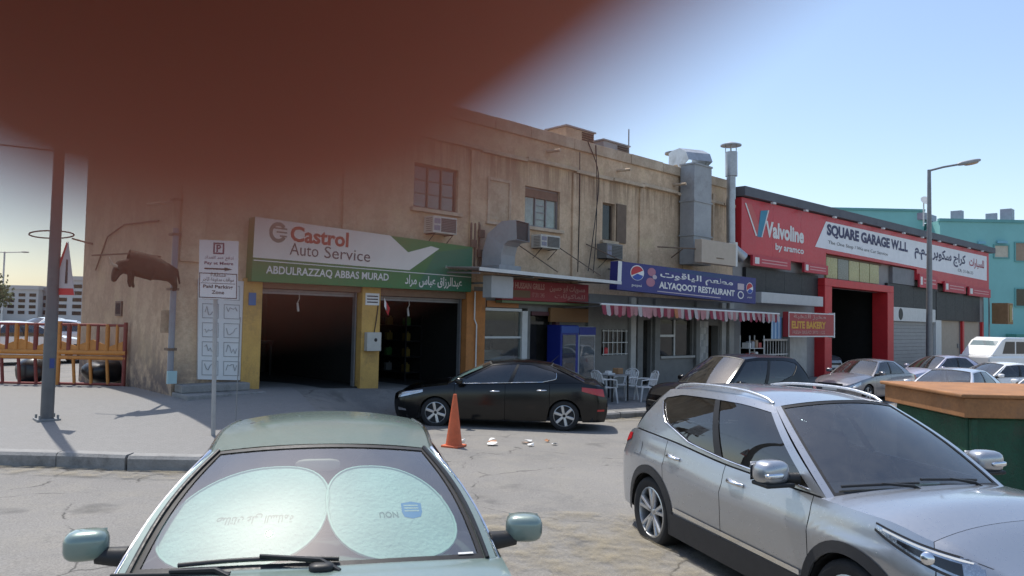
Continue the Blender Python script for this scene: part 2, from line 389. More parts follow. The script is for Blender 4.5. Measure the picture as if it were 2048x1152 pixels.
# pavement in front of the eating places, kerb in front of the row
KR = [(6.6, -3.9), (12, -4.35), (20, -4.6), (34, -4.8)]
def pave_r(u, v):
    k, _ = poly_at(KR, u * 27.6); x = k.x; y = lerp(k.y, 0.4, v)
    return Vector((x, y, lerp(road_z(x, k.y) + 0.15, pw(FL, x), smooth01(0, 1, v))))
shop_pavement = struct(MB().grid(pave_r, 46, 8).build('shop_pavement', mat('shop_paving', (0.2, 0.195, 0.185), 0.85, var=0.35, scale=2.2, bump=0.3, dirt=(0.09, 0.085, 0.08)), smooth=60))
d = 0.0
while d < 26: kerb_stone(KR, d, 0.95, shop_pavement, 0.15); d += 0.95

def sand_mat():
    m, t, out = _new('blown_sand'); v = _coord(t); n = _noise(t, v, 3.2, 8, .75); f = _noise(t, v, 90, 3, .7)
    b = t.nodes.new('ShaderNodeBsdfPrincipled'); c = _ramp(t, f, [(.3, (.25, .215, .15)), (.7, (.4, .35, .255))]); t.links.new(c, b.inputs['Base Color']); b.inputs['Roughness'].default_value = .95; b.inputs['Specular IOR Level'].default_value = .1
    tr = t.nodes.new('ShaderNodeBsdfTransparent'); mx = t.nodes.new('ShaderNodeMixShader'); t.links.new(_ramp(t, n, [(.42, (0,) * 3), (.68, (.6,) * 3)]), mx.inputs[0]); t.links.new(tr.outputs[0], mx.inputs[1]); t.links.new(b.outputs[0], mx.inputs[2]); t.links.new(mx.outputs[0], out.inputs[0]); return m
M_SAND = sand_mat()
for P_, L_, d0, w in ((KL, KLEN, KLEN - 17, .55), (KR, 27.6, 0, .6)):
    def sp(u, v, P_=P_, L_=L_, d0=d0, w=w):
        a, dr = poly_at(P_, d0 + (min(L_ - d0, 17) - .05) * u); nr_ = Vector((dr.y, -dr.x, 0)); p = a + nr_ * (.115 + w * v); return Vector((p.x, p.y, ground_z(p.x, p.y) + .022))
    o = MB().grid(sp, 120, 4).build('sand_drift', M_SAND, smooth=60); o['kind'] = 'stuff'; o['label'] = 'pale blown sand lying along the foot of the kerb'; o['category'] = 'sand'
def sp(u, v): a = 2 * math.pi * u; r_ = .15 + 2.2 * v; x, y = -2.9 + r_ * math.cos(a) * 1.1, -11.4 + r_ * math.sin(a) * .8; return Vector((x, y, ground_z(x, y) + .02))
o = MB().grid(sp, 48, 10).build('sand_drift', M_SAND, smooth=60); o['kind'] = 'stuff'; o['label'] = 'thin sandy patch on the asphalt between the two nearest cars'; o['category'] = 'sand'
# ------------------------------------------------------------------ walls with openings
def wall_xz(q, x0, x1, z0, z1, holes, y0, y1):
    """wall in the facade plane from y0 (front) to y1 (back); holes are (xa,xb,za,zb)"""
    X = sorted({x0, x1, *[h[0] for h in holes], *[h[1] for h in holes]}); X = [x for x in X if x0 <= x <= x1]
    Z = sorted({z0, z1, *[h[2] for h in holes], *[h[3] for h in holes]}); Z = [z for z in Z if z0 <= z <= z1]
    def solid(i, j):
        if not (0 <= i < len(X) - 1 and 0 <= j < len(Z) - 1): return False
        cx, cz = (X[i] + X[i + 1]) / 2, (Z[j] + Z[j + 1]) / 2
        return not any(h[0] < cx < h[1] and h[2] < cz < h[3] for h in holes)
    for i in range(len(X) - 1):
        for j in range(len(Z) - 1):
            if not solid(i, j): continue
            a, b, c, d_ = X[i], X[i + 1], Z[j], Z[j + 1]
            q.quad((a, y0, c), (b, y0, c), (b, y0, d_), (a, y0, d_)); q.quad((a, y1, c), (a, y1, d_), (b, y1, d_), (b, y1, c))
            if not solid(i - 1, j): q.quad((a, y0, c), (a, y0, d_), (a, y1, d_), (a, y1, c))
            if not solid(i + 1, j): q.quad((b, y0, c), (b, y1, c), (b, y1, d_), (b, y0, d_))
            if not solid(i, j - 1): q.quad((a, y0, c), (a, y1, c), (b, y1, c), (b, y0, c))
            if not solid(i, j + 1): q.quad((a, y0, d_), (b, y0, d_), (b, y1, d_), (a, y1, d_))
    return q
M_PLAS = plaster('old_brown_render', (0.64, 0.47, 0.32), (0.41, 0.285, 0.19), (0.72, 0.58, 0.41), 0.6, drip=(6.39, 1.3), splash=0.9)
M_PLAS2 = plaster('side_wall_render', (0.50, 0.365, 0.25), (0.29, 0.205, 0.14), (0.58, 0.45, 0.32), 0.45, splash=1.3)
M_TRIM = plaster('pale_trim_render', (0.58, 0.46, 0.34), (0.34, 0.255, 0.18), (0.64, 0.53, 0.4), 0.3)
M_YEL = mat('ochre_painted_pillar', (0.56, 0.34, 0.1), 0.75, var=0.25, scale=2.5, bump=0.2, dirt=(0.22, 0.15, 0.08))
M_ORG = mat('orange_painted_pillar', (0.5, 0.2, 0.06), 0.75, var=0.25, scale=2.5, bump=0.15, dirt=(0.2, 0.09, 0.04))
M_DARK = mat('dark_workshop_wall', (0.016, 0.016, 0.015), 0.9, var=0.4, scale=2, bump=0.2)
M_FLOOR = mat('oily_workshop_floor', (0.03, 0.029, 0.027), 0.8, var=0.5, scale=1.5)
M_GREYW = mat('grey_painted_shopfront', (0.2, 0.195, 0.185), 0.75, var=0.2, scale=2.2, bump=0.15, dirt=(0.11, 0.105, 0.1))
M_TILE = mat('white_shop_tile', (0.4, 0.39, 0.37), 0.45, var=0.2, scale=4, dirt=(0.3, 0.28, 0.25))
M_STEEL = mat('galvanised_sheet', (0.42, 0.43, 0.44), 0.42, metal=0.75, var=0.3, scale=2.5, dirt=(0.25, 0.24, 0.22))
M_STEEL2 = mat('dull_duct_sheet', (0.36, 0.365, 0.37), 0.6, metal=0.35, var=0.25, scale=1.4, dirt=(0.22, 0.21, 0.2))
M_ALU = mat('white_aluminium', (0.62, 0.62, 0.6), 0.45, var=0.12, scale=6)
M_GREY = mat('grey_metal', (0.23, 0.235, 0.24), 0.5, metal=0.4, var=0.2, scale=5)
M_BLACK = mat('black_metal', (0.02, 0.02, 0.021), 0.5, var=0.4, scale=8)
M_WOOD = mat('old_window_wood', (0.17, 0.12, 0.085), 0.8, var=0.35, scale=5)
M_WHITE = mat('white_paint', (0.74, 0.73, 0.7), 0.55, var=0.1, scale=4)
M_RED = mat('red_sign_panel', (0.55, 0.03, 0.045), 0.4, var=0.12, scale=1.2)
M_REDP = mat('red_painted_steel', (0.58, 0.03, 0.035), 0.45, var=0.15, scale=2)
M_BROWNW = mat('raw_wood', (0.3, 0.18, 0.09), 0.8, var=0.3, scale=4)
G_WIN = glass('dusty_window', (0.75, 0.8, 0.78), 0.03, 1.0, 0.15, 0.08)
G_DARK = glass('dark_window', (0.12, 0.13, 0.14), 0.03, 0.9, 0.05)
G_CLEAR = glass('shop_glass', (0.8, 0.85, 0.85), 0.01, 0.9, 0.03)

# ------------------------------------------------------------------ old corner block
bA = thing('corner_building', 'old two storey brown rendered corner building with stained upper wall', 'building', (-1.76, 0, 0.45))
XA0, XA1, ZT = -1.76, 19.85, 7.55
holes = [(0.05, 2.58, 0.2, 2.8), (3.1, 5.88, 0.1, 2.75), (6.62, 8.3, 1.0, 2.5), (8.42, 9.5, 0.1, 2.3), (11.7, 13.03, 1.06, 1.9), (13.85, 14.4, 0.0, 2.25), (14.95, 17.0, 0.98, 2.28),
         (4.08, 5.55, 5.0, 6.17), (8.1, 9.61, 4.93, 6.12), (11.66, 12.3, 4.82, 6.07), (18.1, 18.8, 0.0, 2.1)]
q = MB(); wall_xz(q, XA0, 6.2, -0.6, ZT, [h for h in holes if h[1] < 6.2], 0.0, 0.3)
wall = q.build('wall', M_PLAS, bA)
q = MB(); wall_xz(q, 6.2, XA1, 3.05, ZT, [h for h in holes if h[0] > 6.2], 0.0, 0.3)
q.build('upper_wall', M_PLAS, bA)
q = MB(); wall_xz(q, 6.2, XA1, -0.6, 3.05, [h for h in holes if h[0] > 6.2], 0.0, 0.3)
q.build('shop_front_wall', M_GREYW, bA)
q = MB().box(XA0, XA0 + 0.3, 0.3, 6.8, -0.6, ZT).box(XA0 + .3, XA1, 6.5, 6.8, -0.6, ZT).box(XA1 - 0.3, XA1, 0.3, 6.5, -0.6, ZT)
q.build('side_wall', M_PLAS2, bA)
bx('roof', M_TRIM, bA, XA0 + 0.3, XA1 - 0.3, 0.3, 6.5, 7.0, 7.2)
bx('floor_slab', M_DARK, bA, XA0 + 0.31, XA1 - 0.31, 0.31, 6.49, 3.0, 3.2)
# parapet coping, broken ledge with drip strips under the parapet
q = MB(); x = XA0 - 0.12
random.seed(3)
while x < XA1:
    w = random.uniform(1.2, 2.6); x2 = min(XA1, x + w)
    q.box(x, x2 - 0.01, -0.06 - random.uniform(0, .03), 0.34, ZT, ZT + 0.33 + random.uniform(-0.02, 0.02)); x = x2
q.box(XA0 - 0.12, XA0 + 0.4, 0.36, 6.85, ZT, ZT + 0.33)
q.build('parapet_coping', M_TRIM, bA, bevel=0.02)
q = MB(); x = XA0
while x < XA1 - 0.4:
    w = random.uniform(0.9, 2.2); x2 = min(XA1 - 0.05, x + w); zz = 6.83 + random.uniform(-.03, .03)
    q.box(x, x2, -0.13 + random.uniform(-.03, .03), -0.002, zz, zz + 0.11); x = x2 + 0.004
q.build('ledge', M_TRIM, bA, bevel=0.015)
for x, w in ((-1.7, .5), (2.0, .35), (5.95, .3), (10.15, .28), (13.6, .3), (16.3, .35)):
    bx('pilaster', M_PLAS, bA, x, x + w, -0.07, -0.002, 3.2, 6.8, bevel=0.015)
bx('blind_window', plaster('blind_window_render', (0.56, 0.44, 0.31), (0.36, 0.27, 0.18), (0.63, 0.52, 0.39)), bA, 6.68, 7.42, -0.012, -0.002, 4.98, 6.08)
q = MB().box(6.6, 6.68, -0.05, -0.002, 4.9, 6.16).box(7.42, 7.5, -0.05, -0.002, 4.9, 6.16).box(6.68, 7.42, -0.05, -0.002, 6.08, 6.16).box(6.55, 7.55, -0.09, -0.002, 4.83, 4.9)
q.build('blind_window_surround', M_TRIM, bA)
# windows
def window(x0, x1, z0, z1, kind):
    fr = MB()
    t = 0.06
    fr.box(x0, x0 + t, 0.1, 0.17, z0, z1).box(x1 - t, x1, 0.1, 0.17, z0, z1).box(x0 + t, x1 - t, 0.1, 0.17, z1 - t, z1).box(x0 + t, x1 - t, 0.1, 0.17, z0, z0 + t)
    w = fr.build('window', M_WOOD if kind != 'b' else M_GREY, bA)
    n = {'a': 3, 'b': 3, 'c': 1}[kind]; W_ = (x1 - x0 - 2 * t) / n
    ztr = z1 - 0.3
    if kind == 'b': bx('blind_box', mat('rusty_blind', (0.2, 0.13, 0.09), 0.8, var=.4, scale=5), w, x0 + t, x1 - t, 0.06, 0.13, ztr, z1 - t)
    for i in range(n):
        xa = x0 + t + i * W_
        if i: bx('mullion', M_WOOD if kind == 'a' else M_GREY, w, xa - 0.02, xa + 0.02, 0.09, 0.175, z0 + t, z1 - t)
        zt = ztr if kind == 'b' else z1 - t
        bx('pane', G_WIN if kind != 'c' else G_DARK, w, xa + 0.02, xa + W_ - 0.02, 0.125, 0.132, z0 + t, zt)
        if kind == 'b' and i == 1:
            for k in range(1, 4): bx('glazing_bar', M_GREY, w, xa + 0.02, xa + W_ - 0.02, 0.11, 0.124, lerp(z0 + t, zt, k / 4) - 0.012, lerp(z0 + t, zt, k / 4) + 0.012)
        if kind == 'a':
            for k in range(1, 3): bx('glazing_bar', M_WOOD, w, xa + 0.02, xa + W_ - 0.02, 0.11, 0.124, lerp(z0 + t, zt, k / 3) - 0.012, lerp(z0 + t, zt, k / 3) + 0.012)
    bx('sill', M_TRIM, w, x0 - 0.1, x1 + 0.1, -0.12, 0.1, z0 - 0.1, z0 - 0.003, bevel=0.01)
    # curtain / board close behind the glass
    bx('curtain', {'a': mat('brown_board', (0.15, 0.115, 0.08), .9, var=.4, scale=2.4), 'b': mat('pale_curtain', (0.78, 0.82, 0.78), .9, var=.15, scale=3, stretch=(6, 1, .4)), 'c': mat('cluttered_board', (0.3, 0.25, 0.2), .9, var=.6, scale=7)}[kind], w, x0 + .02, x1 - .02, 0.15, 0.17, z0 + .02, z1 - .02)
window(4.08, 5.55, 5.0, 6.17, 'a'); window(8.1, 9.61, 4.93, 6.12, 'b'); window(11.66, 12.3, 4.82, 6.07, 'c')
bx('shutter_leaf', M_WOOD, bA, 12.36, 12.86, -0.05, -0.002, 4.8, 6.1)
# workshop rooms
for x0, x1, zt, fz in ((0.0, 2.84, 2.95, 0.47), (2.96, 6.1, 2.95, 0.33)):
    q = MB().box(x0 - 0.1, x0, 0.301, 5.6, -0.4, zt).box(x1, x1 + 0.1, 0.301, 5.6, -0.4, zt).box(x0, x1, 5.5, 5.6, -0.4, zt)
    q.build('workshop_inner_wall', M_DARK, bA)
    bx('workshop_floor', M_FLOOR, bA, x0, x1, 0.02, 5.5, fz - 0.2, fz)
for xa, xb, m in ((-0.36, 0.05, M_YEL), (2.58, 3.1, M_YEL), (5.88, 6.55, M_ORG)):
    bx('pillar', m, bA, xa - 0.002, xb + 0.002, -0.1, 0.302, -0.3, 2.93, bevel=0.012)
# roller shutter boxes above the two openings, dark frames
for xa, xb, zt in ((0.06, 2.57, 2.8), (3.11, 5.87, 2.75)):
    bx('lintel', mat('lintel_brown', (0.2, 0.13, 0.085), .8, var=.3, scale=3), bA, xa, xb, -0.05, 0.28, zt - 0.06, zt + 0.12)
    sh = MB()
    for k in range(2): sh.box(xa + .05, xb - .05, 0.16 + .012 * (k % 2), 0.2 + .012 * (k % 2), zt - 0.12 - k * 0.055, zt - 0.07 - k * 0.055)
    sh.build('roller_shutter', M_GREY, bA)
    for xx in (xa + .02, xb - .06): bx('shutter_guide', M_GREY, bA, xx, xx + .04, 0.1, 0.22, 0.3, zt - 0.06)
# dark plinth steps at the corner
st = thing('corner_step', 'dark concrete steps below the white instruction board', 'steps', (-1.5, -0.3, 0.4))
bx('lower_tread', M_KERB, st, -1.75, -0.12, -0.85, 0.0, 0.2, 0.56, bevel=.02); bx('upper_tread', M_KERB, st, -1.7, -0.3, -0.42, 0.0, 0.561, 0.72, bevel=.02)
# eating place interiors: back wall and floor
bx('shop_inner_wall', mat('dim_shop_wall', (0.3, 0.28, 0.25), .85, var=.2, scale=2), bA, 6.25, 19.5, 3.3, 3.4, -0.4, 3.0)
bx('shop_floor', mat('shop_floor_tile', (0.25, 0.24, 0.22), .5, var=.2, scale=3), bA, 6.25, 19.5, 0.301, 3.3, -0.5, 0.1)
for xx in (10.95, 13.45, 17.2): bx('shop_partition', M_GREYW, bA, xx, xx + .12, 0.302, 3.3, 0.101, 3.0)
# ------------------------------------------------------------------ cars
M_TYRE = mat('tyre_rubber', (0.022, 0.022, 0.023), 0.85, var=0.3, scale=12, bump=0.2)
M_RIM = mat('alloy_rim', (0.55, 0.56, 0.57), 0.33, metal=0.85, var=0.15, scale=8)
M_UNDER = mat('underbody_black', (0.012, 0.012, 0.013), 0.8, var=0.3, scale=6)
M_CLAD = mat('black_plastic_cladding', (0.028, 0.028, 0.03), 0.62, var=0.25, scale=10)
M_CHROME = mat('chrome_trim', (0.75, 0.76, 0.78), 0.14, metal=1.0, var=0.08, scale=6)
M_SEAT = mat('grey_seat_cloth', (0.06, 0.06, 0.065), 0.9, var=0.2, scale=10)
M_LAMP = glass('headlamp_lens', (0.86, 0.9, 0.95), 0.02, 1.0, 0.05)
M_LAMPIN = mat('headlamp_reflector', (0.5, 0.52, 0.55), 0.2, metal=0.9, var=0.4, scale=9)
M_REDL = mat('red_tail_lamp', (0.42, 0.012, 0.015), 0.2, var=0.15, scale=6, spec=0.7)
G_CAR = glass('car_glass', (0.45, 0.52, 0.55), 0.012, 1.0, 0.05, 0.13)
G_TINT = glass('tinted_car_glass', (0.1, 0.115, 0.125), 0.012, 1.0, 0.02, 0.10)
G_SKYW = glass('sky_bright_windscreen', (0.4, 0.47, 0.5), 0.012, 1.0, 0.04, 0.15)
def blob(q, c, r, e=0.55, n=14, M=None):
    """superellipsoid: a box with soft shoulders"""
    def sp(v): return math.copysign(abs(v) ** e, v)
    o = []; m = n // 2
    for i in range(m + 1):
        a = -math.pi / 2 + math.pi * i / m
        for k in range(n):
            b = 2 * math.pi * k / n
            p = Vector((r[0] * sp(math.cos(a)) * sp(math.cos(b)), r[1] * sp(math.cos(a)) * sp(math.sin(b)), r[2] * sp(math.sin(a))))
            o.append((M @ p if M is not None else p) + Vector(c))
    fs = [(i * n + k, i * n + (k + 1) % n, (i + 1) * n + (k + 1) % n, (i + 1) * n + k) for i in range(m) for k in range(n)]
    return q.add(o, fs)
def wheel(root, x, y, r, sd, spokes=5, wd=0.21, steer=0.0, fine=True, rim_m=None):
    """hub with tyre and spoked rim; sd is the outer side (+1/-1)"""
    n = 36 if fine else 18
    Mx = Matrix.Rotation(steer, 3, 'Z'); c = (x, y, r); rr = r * 0.70
    hub = MB().lathe([(0.0, -0.02 * sd), (rr * 0.8, -0.02 * sd), (rr * 0.8, -0.06 * sd), (0.0, -0.06 * sd)], c, 'y', 16, Mx).build('wheel', M_UNDER, root, smooth=40, local=True)
    h = wd / 2
    prof = [(rr, h * .7), (rr * 1.04, h * .92), (r * .86, h), (r * .95, h * .93), (r * .99, h * .72), (r, h * .35), (r, -h * .35), (r * .99, -h * .72), (r * .95, -h * .93), (r * .86, -h), (rr, -h * .8), (rr, h * .7)]
    MB().lathe(prof, c, 'y', n, Mx).build('tyre', M_TYRE, hub, smooth=50, local=True)
    q = MB()
    q.lathe([(rr * 1.0, -h * .6 * sd), (rr * 1.015, h * .80 * sd), (rr * .96, h * .84 * sd), (rr * .93, h * .66 * sd), (rr * .93, -h * .6 * sd)], c, 'y', n, Mx)
    q.lathe([(0, h * .66 * sd), (rr * .13, h * .68 * sd), (rr * .2, h * .58 * sd), (rr * .22, h * .2 * sd)], c, 'y', 16, Mx)
    for k in range(spokes):
        for dq in ((-0.09, 0.09) if spokes == 5 and fine else (0,)):
            a = 2 * math.pi * k / spokes + 0.3; a2 = a + dq * 2.1
            wd2 = rr * (0.085 if fine and spokes == 5 else 0.15)
            u = Vector((math.cos(a), 0, math.sin(a))); u2 = Vector((math.cos(a2), 0, math.sin(a2))); w = Vector((-u.z, 0, u.x))
            pts = []
            for p, ww, yy in ((u * rr * .14, wd2 * 1.1, .6), (u2 * rr * .95, wd2 * .95, .72)):
                for s_, z_ in ((-1, 0), (-.6, .12), (.6, .12), (1, 0), (1, -.3), (-1, -.3)):
                    pts.append(Mx @ (p + w * s_ * ww + Vector((0, sd * h * (yy + z_), 0))) + Vector(c))
            q.add(pts, [(i, (i + 1) % 6, (i + 1) % 6 + 6, i + 6) for i in range(6)] + [tuple(range(5, -1, -1)), tuple(range(6, 12))])
    q.build('rim', rim_m or M_RIM, hub, smooth=40, local=True)
    return hub
class Car:
    def __init__(s, P): s.P = P; s.__dict__.update(P)
    def zlow(s, x):
        z = s.clr
        for xw in (s.xf, s.xr):
            d = abs(x - xw)
            if d < s.ra: z = max(z, s.rw + math.sqrt(s.ra ** 2 - d * d) - 0.01)
        return z
    def half(s, x): return cr(s.plan, x)
    def surf(s, x, v, sd, off=0.0):
        zb = cr(s.belt, x); w = s.half(x) - off
        zl = s.zlow(x)
        if v <= 1:
            z = lerp(zl, zb, v); y = w * cr(s.prof, (z - 0.2) / (zb - 0.2))
        else:
            k = v - 1; yb = w * s.prof[-1][1]; y = yb * (1 - k); zt = cr(s.top, x)
            z = zb + (zt - zb) * (1 - (1 - k) ** 2.4) - off
        fr = smooth01(s.L / 2 - 0.75, s.L / 2, x); re = smooth01(-s.L / 2 + 0.6, -s.L / 2, -x) if False else smooth01(s.L / 2 - 0.6, s.L / 2, -x)
        zz = (z - 0.5)
        x2 = x - fr * s.nose * (max(0, zz) ** 2 * 1.6 + max(0, -zz) ** 2 * 2.0) + re * s.tail * (max(0, zz) ** 2 * 1.3 + max(0, -zz) ** 2 * 2.0)
        return Vector((x2, sd * y, z))
    def sidept(s, x, z, sd, out=0.0):
        zb = cr(s.belt, x); v = (z - s.zlow(x)) / (zb - s.zlow(x))
        p = s.surf(x, v, sd); p.y += sd * out; return p
    def B(s, k, sd):
        x = lerp(s.xA, s.xC, k); return Vector((x, sd * s.half(x) * s.prof[-1][1] * s.kb, cr(s.belt, x) + 0.004))
    def redge(s, x): return cr(s.roof, x) - s.crown
    def T(s, k, sd):
        x = lerp(s.xWT - s.cw, s.xRT + s.cr_, k); return Vector((x, sd * cr(s.wr, x), s.redge(x)))
    def S(s, k, t, sd, out=0.0):
        b, a = s.B(k, sd), s.T(k, sd); p = b.lerp(a, t); p.y += sd * (0.035 * math.sin(math.pi * t) + out)
        return p
    def Wn(s, u, t, out=0.0):
        a = s.B(0, 1); b = s.T(0, 1); c = abs(u) ** 2.0
        p = Vector((lerp(s.xWB, a.x, c), a.y * u, a.z + s.cow * (1 - c))); q = Vector((lerp(s.xWT, b.x, c), b.y * u, b.z + s.crown * (1 - c)))
        r = p.lerp(q, t); n = Vector((q.z - p.z, 0, p.x - q.x)).normalized()
        sw = 0.035 * math.sin(math.pi * t)
        r += n * (sw * 0.6 + out); r.y += math.copysign(abs(u) ** 2 * sw, u) if u else 0
        return r
    def Rn(s, u, t, out=0.0):
        a = s.B(1, 1); b = s.T(1, 1); c = abs(u) ** 2.0
        p = Vector((lerp(s.xRB, a.x, c), a.y * u, a.z + s.rcow * (1 - c))); q = Vector((lerp(s.xRT, b.x, c), b.y * u, b.z + s.crown * (1 - c)))
        r = p.lerp(q, t); n = Vector((-(q.z - p.z), 0, -(p.x - q.x))).normalized(); sw = 0.035 * math.sin(math.pi * t)
        r += n * (sw * 0.6 + out); r.y += math.copysign(abs(u) ** 2 * sw, u) if u else 0
        return r
    def roofpt(s, k, u):
        a = s.T(k, 1); c = u * u
        xc = lerp(lerp(s.xWT, s.xWT - s.cw, c), lerp(s.xRT, s.xRT + s.cr_, c), k)
        x = xc; return Vector((x, cr(s.wr, lerp(s.xWT - s.cw, s.xRT + s.cr_, k)) * u, s.redge(lerp(s.xWT - s.cw, s.xRT + s.cr_, k)) + s.crown * (1 - abs(u) ** 2.2)))
    def panel(s, name, m, xa, xb, va, vb, sd, root, nv=10, dx=0.06, out=0.0):
        nu = max(2, int(abs(xb - xa) / (dx * s.coarse)))
        va_ = va if callable(va) else (lambda x: va); vb_ = vb if callable(vb) else (lambda x: vb)
        def fn(i, j):
            x = lerp(xa, xb, i); p = s.surf(x, lerp(va_(x), vb_(x), j), sd)
            if out: p.y += sd * out
            return p
        return MB().grid(fn, nu, max(2, int(nv / s.coarse)), flip=sd > 0).build(name, m, root, smooth=50, local=True, recalc=False)
    def zpanel(s, name, m, xa, xb, z0, z1, sd, root, out=0.004, nu=14, nv=4):
        """patch on the flank between two height curves"""
        f0 = z0 if callable(z0) else (lambda x: z0); f1 = z1 if callable(z1) else (lambda x: z1)
        return MB().grid(lambda i, j: s.sidept(lerp(xa, xb, i), lerp(f0(lerp(xa, xb, i)), f1(lerp(xa, xb, i)), j), sd, out), nu, nv, flip=sd > 0).build(name, m, root, smooth=60, local=True, recalc=False)
    def build(s, root, pm, side_glass, ws_glass, spokes=5, trim=None, steer=0.0, pillar=None, rim_m=None, detail=True, clad=None):
        trim = trim or M_BLACK; pillar = pillar or M_BLACK
        g = 0.004; hl, hr = s.L / 2, -s.L / 2
        xb0, xb1 = hl - s.bf, hr + s.br
        parts = {}
        for sd in (1, -1):
            s.panel('front_fender', pm, s.xd0 + g, xb0 - g, 0, 1, sd, root)
            d = s.panel('front_door', pm, s.xd1 + g, s.xd0 - g, 0, 1, sd, root); parts['fd', sd] = d
            if s.xd2 < s.xd1 - 0.05:
                parts['rd', sd] = s.panel('rear_door', pm, s.xd2 + g, s.xd1 - g, 0, 1, sd, root)
            s.panel('rear_quarter', pm, xb1 + g, s.xd2 - g, 0, 1, sd, root)
        # bonnet, boot lid, nose and tail
        for nm, xa, xb in (('bonnet', s.xA - 0.02, xb0 - g), ('boot_lid', xb1 + g, s.xC + 0.02)):
            if xb - xa < 0.05: continue
            nu = max(3, int((xb - xa) / (0.06 * s.coarse)))
            MB().grid(lambda i, j: s.surf(lerp(xa, xb, i), 2 - abs(j * 2 - 1) if False else (1 + 2 * j if j <= .5 else 3 - 2 * j), 1 if j <= .5 else -1), nu, 16).build(nm, pm, root, smooth=60, local=True)
        for nm, xa, xb, bul in (('front_bumper', xb0, hl, 0.05), ('rear_bumper', xb1, hr, -0.04)):
            q = MB()
            for sd in (1, -1): q.grid(lambda i, j: s.surf(lerp(xa, xb, i), 2 * j, sd), 6, 16)
            q.grid(lambda i, j: (lambda p, t: Vector((p.x + bul * (1 - t * t), p.y * t, p.z)))(s.surf(xb, i, 1), 2 * j - 1), 10, 12)
            parts[nm] = q.build(nm, pm, root, smooth=50, local=True)
        # dark inner shell and floor
        q = MB()
        for sd in (1, -1): q.grid(lambda i, j: s.surf(lerp(hr + .06, hl - .06, i), j, sd, 0.02), 70, 4)
        for xa, xb in ((s.xA - .05, hl - .08), (hr + .08, s.xC + .05)):
            q.grid(lambda i, j: s.surf(lerp(xa, xb, i), (1 + 2 * j if j <= .5 else 3 - 2 * j), 1 if j <= .5 else -1, 0.025), 8, 6)
        q.box(hr + 0.3, hl - 0.3, -s.W / 2 + .1, s.W / 2 - .1, s.clr + 0.02, s.clr + 0.1)
        for xw in (s.xf, s.xr):
            for sd in (1, -1):
                def lin(i, j, xw=xw, sd=sd):
                    a = math.pi * i; return Vector((xw + (s.ra - .01) * math.cos(a), sd * (s.half(xw) * .97 - 0.35 * j), s.rw + (s.ra - .015) * math.sin(a)))
                q.grid(lin, 16, 2)
                q.add([(xw + (s.ra) * math.cos(math.pi * k / 12), sd * (s.half(xw) * .97 - 0.3), s.rw + s.ra * math.sin(math.pi * k / 12)) for k in range(13)] + [(xw + s.ra, sd * (s.half(xw) * .97 - .3), .2), (xw - s.ra, sd * (s.half(xw) * .97 - .3), .2)], [(*range(13), 14, 13)])
        q.build('inner_shell', M_UNDER, root, local=True)
        # greenhouse
        MB().grid(lambda i, j: s.roofpt(i, 2 * j - 1), 16, 14).build('roof', pm, root, smooth=50, local=True)
        for sd in (1, -1):
            fr = MB(); t0 = lambda k: pw(s.dlo0, k); t1 = lambda k: pw(s.dlo1, k)
            N = 36
            fr.grid(lambda i, j: s.S(i, t0(i) * j, sd), N, 2); fr.grid(lambda i, j: s.S(i, lerp(t1(i), 1, j), sd), N, 2)
            sp = s.win; ends = [(0, sp[0][0]), (sp[-1][1], 1)]
            for a, b in ends: fr.grid(lambda i, j: s.S(lerp(a, b, i), lerp(t0(lerp(a, b, i)), t1(lerp(a, b, i)), j), sd), 4, 6)
            fr.build('window_frame', pm, root, smooth=50, local=True)
            for w0, w1 in zip(sp, sp[1:]):
                a, b = w0[1], w1[0]
                MB().grid(lambda i, j: s.S(lerp(a, b, i), lerp(t0(lerp(a, b, i)), t1(lerp(a, b, i)), j), sd, -0.002), 2, 6).build('pillar', pillar, root, smooth=50, local=True)
            for w in sp:
                a, b = w[0] - .004, w[1] + .004
                MB().grid(lambda i, j: s.S(lerp(a, b, i), lerp(t0(lerp(a, b, i)) - .01, t1(lerp(a, b, i)) + .01, j), sd, -0.010), 12, 8).build('side_window', side_glass, root, smooth=60, local=True, recalc=False)
            if trim:
                q = MB(); q.tube([s.S(k / 40, t0(k / 40), sd, 0.004) for k in range(int(sp[0][0] * 40), int(sp[-1][1] * 40) + 1)], 0.008 if trim is M_CHROME else .007, 6)
                q.build('waist_trim', trim, root, smooth=60, local=True)
        for nm, fn, gm in (('windscreen', s.Wn, ws_glass), ('rear_window', s.Rn, side_glass)):
            U = 0.93; q = MB()
            for a, b in ((-1, -U), (U, 1)): MB().grid(lambda i, j: fn(lerp(a, b, i), j), 3, 12).build('pillar', pm, root, smooth=50, local=True)
            q = MB(); q.grid(lambda i, j: fn(lerp(-U, U, i), 0.04 * j, -.002), 14, 1); q.grid(lambda i, j: fn(lerp(-U, U, i), lerp(.965, 1, j), -.002), 14, 1)
            for a, b in ((-U, -U + .03), (U - .03, U)): q.grid(lambda i, j: fn(lerp(a, b, i), lerp(.04, .965, j), -.002), 1, 10)
            q.build('window_seal', M_BLACK, root, smooth=50, local=True)
            parts[nm] = MB().grid(lambda i, j: fn(lerp(-U, U, i), lerp(.02, .98, j), -0.007), 16, 10).build(nm, gm, root, smooth=70, local=True, recalc=False)
        # cabin: dashboard, seats
        db = MB().grid(lambda i, j: Vector((lerp(s.xWB + .02 - .12 * (2 * j - 1) ** 2, s.xA - .55, i), (2 * j - 1) * (s.B(0.05, 1).y - .05), cr(s.belt, s.xA) - .03 + .03 * math.sin(math.pi * i))), 6, 8)
        db.build('dashboard', M_SEAT, root, smooth=50, local=True)
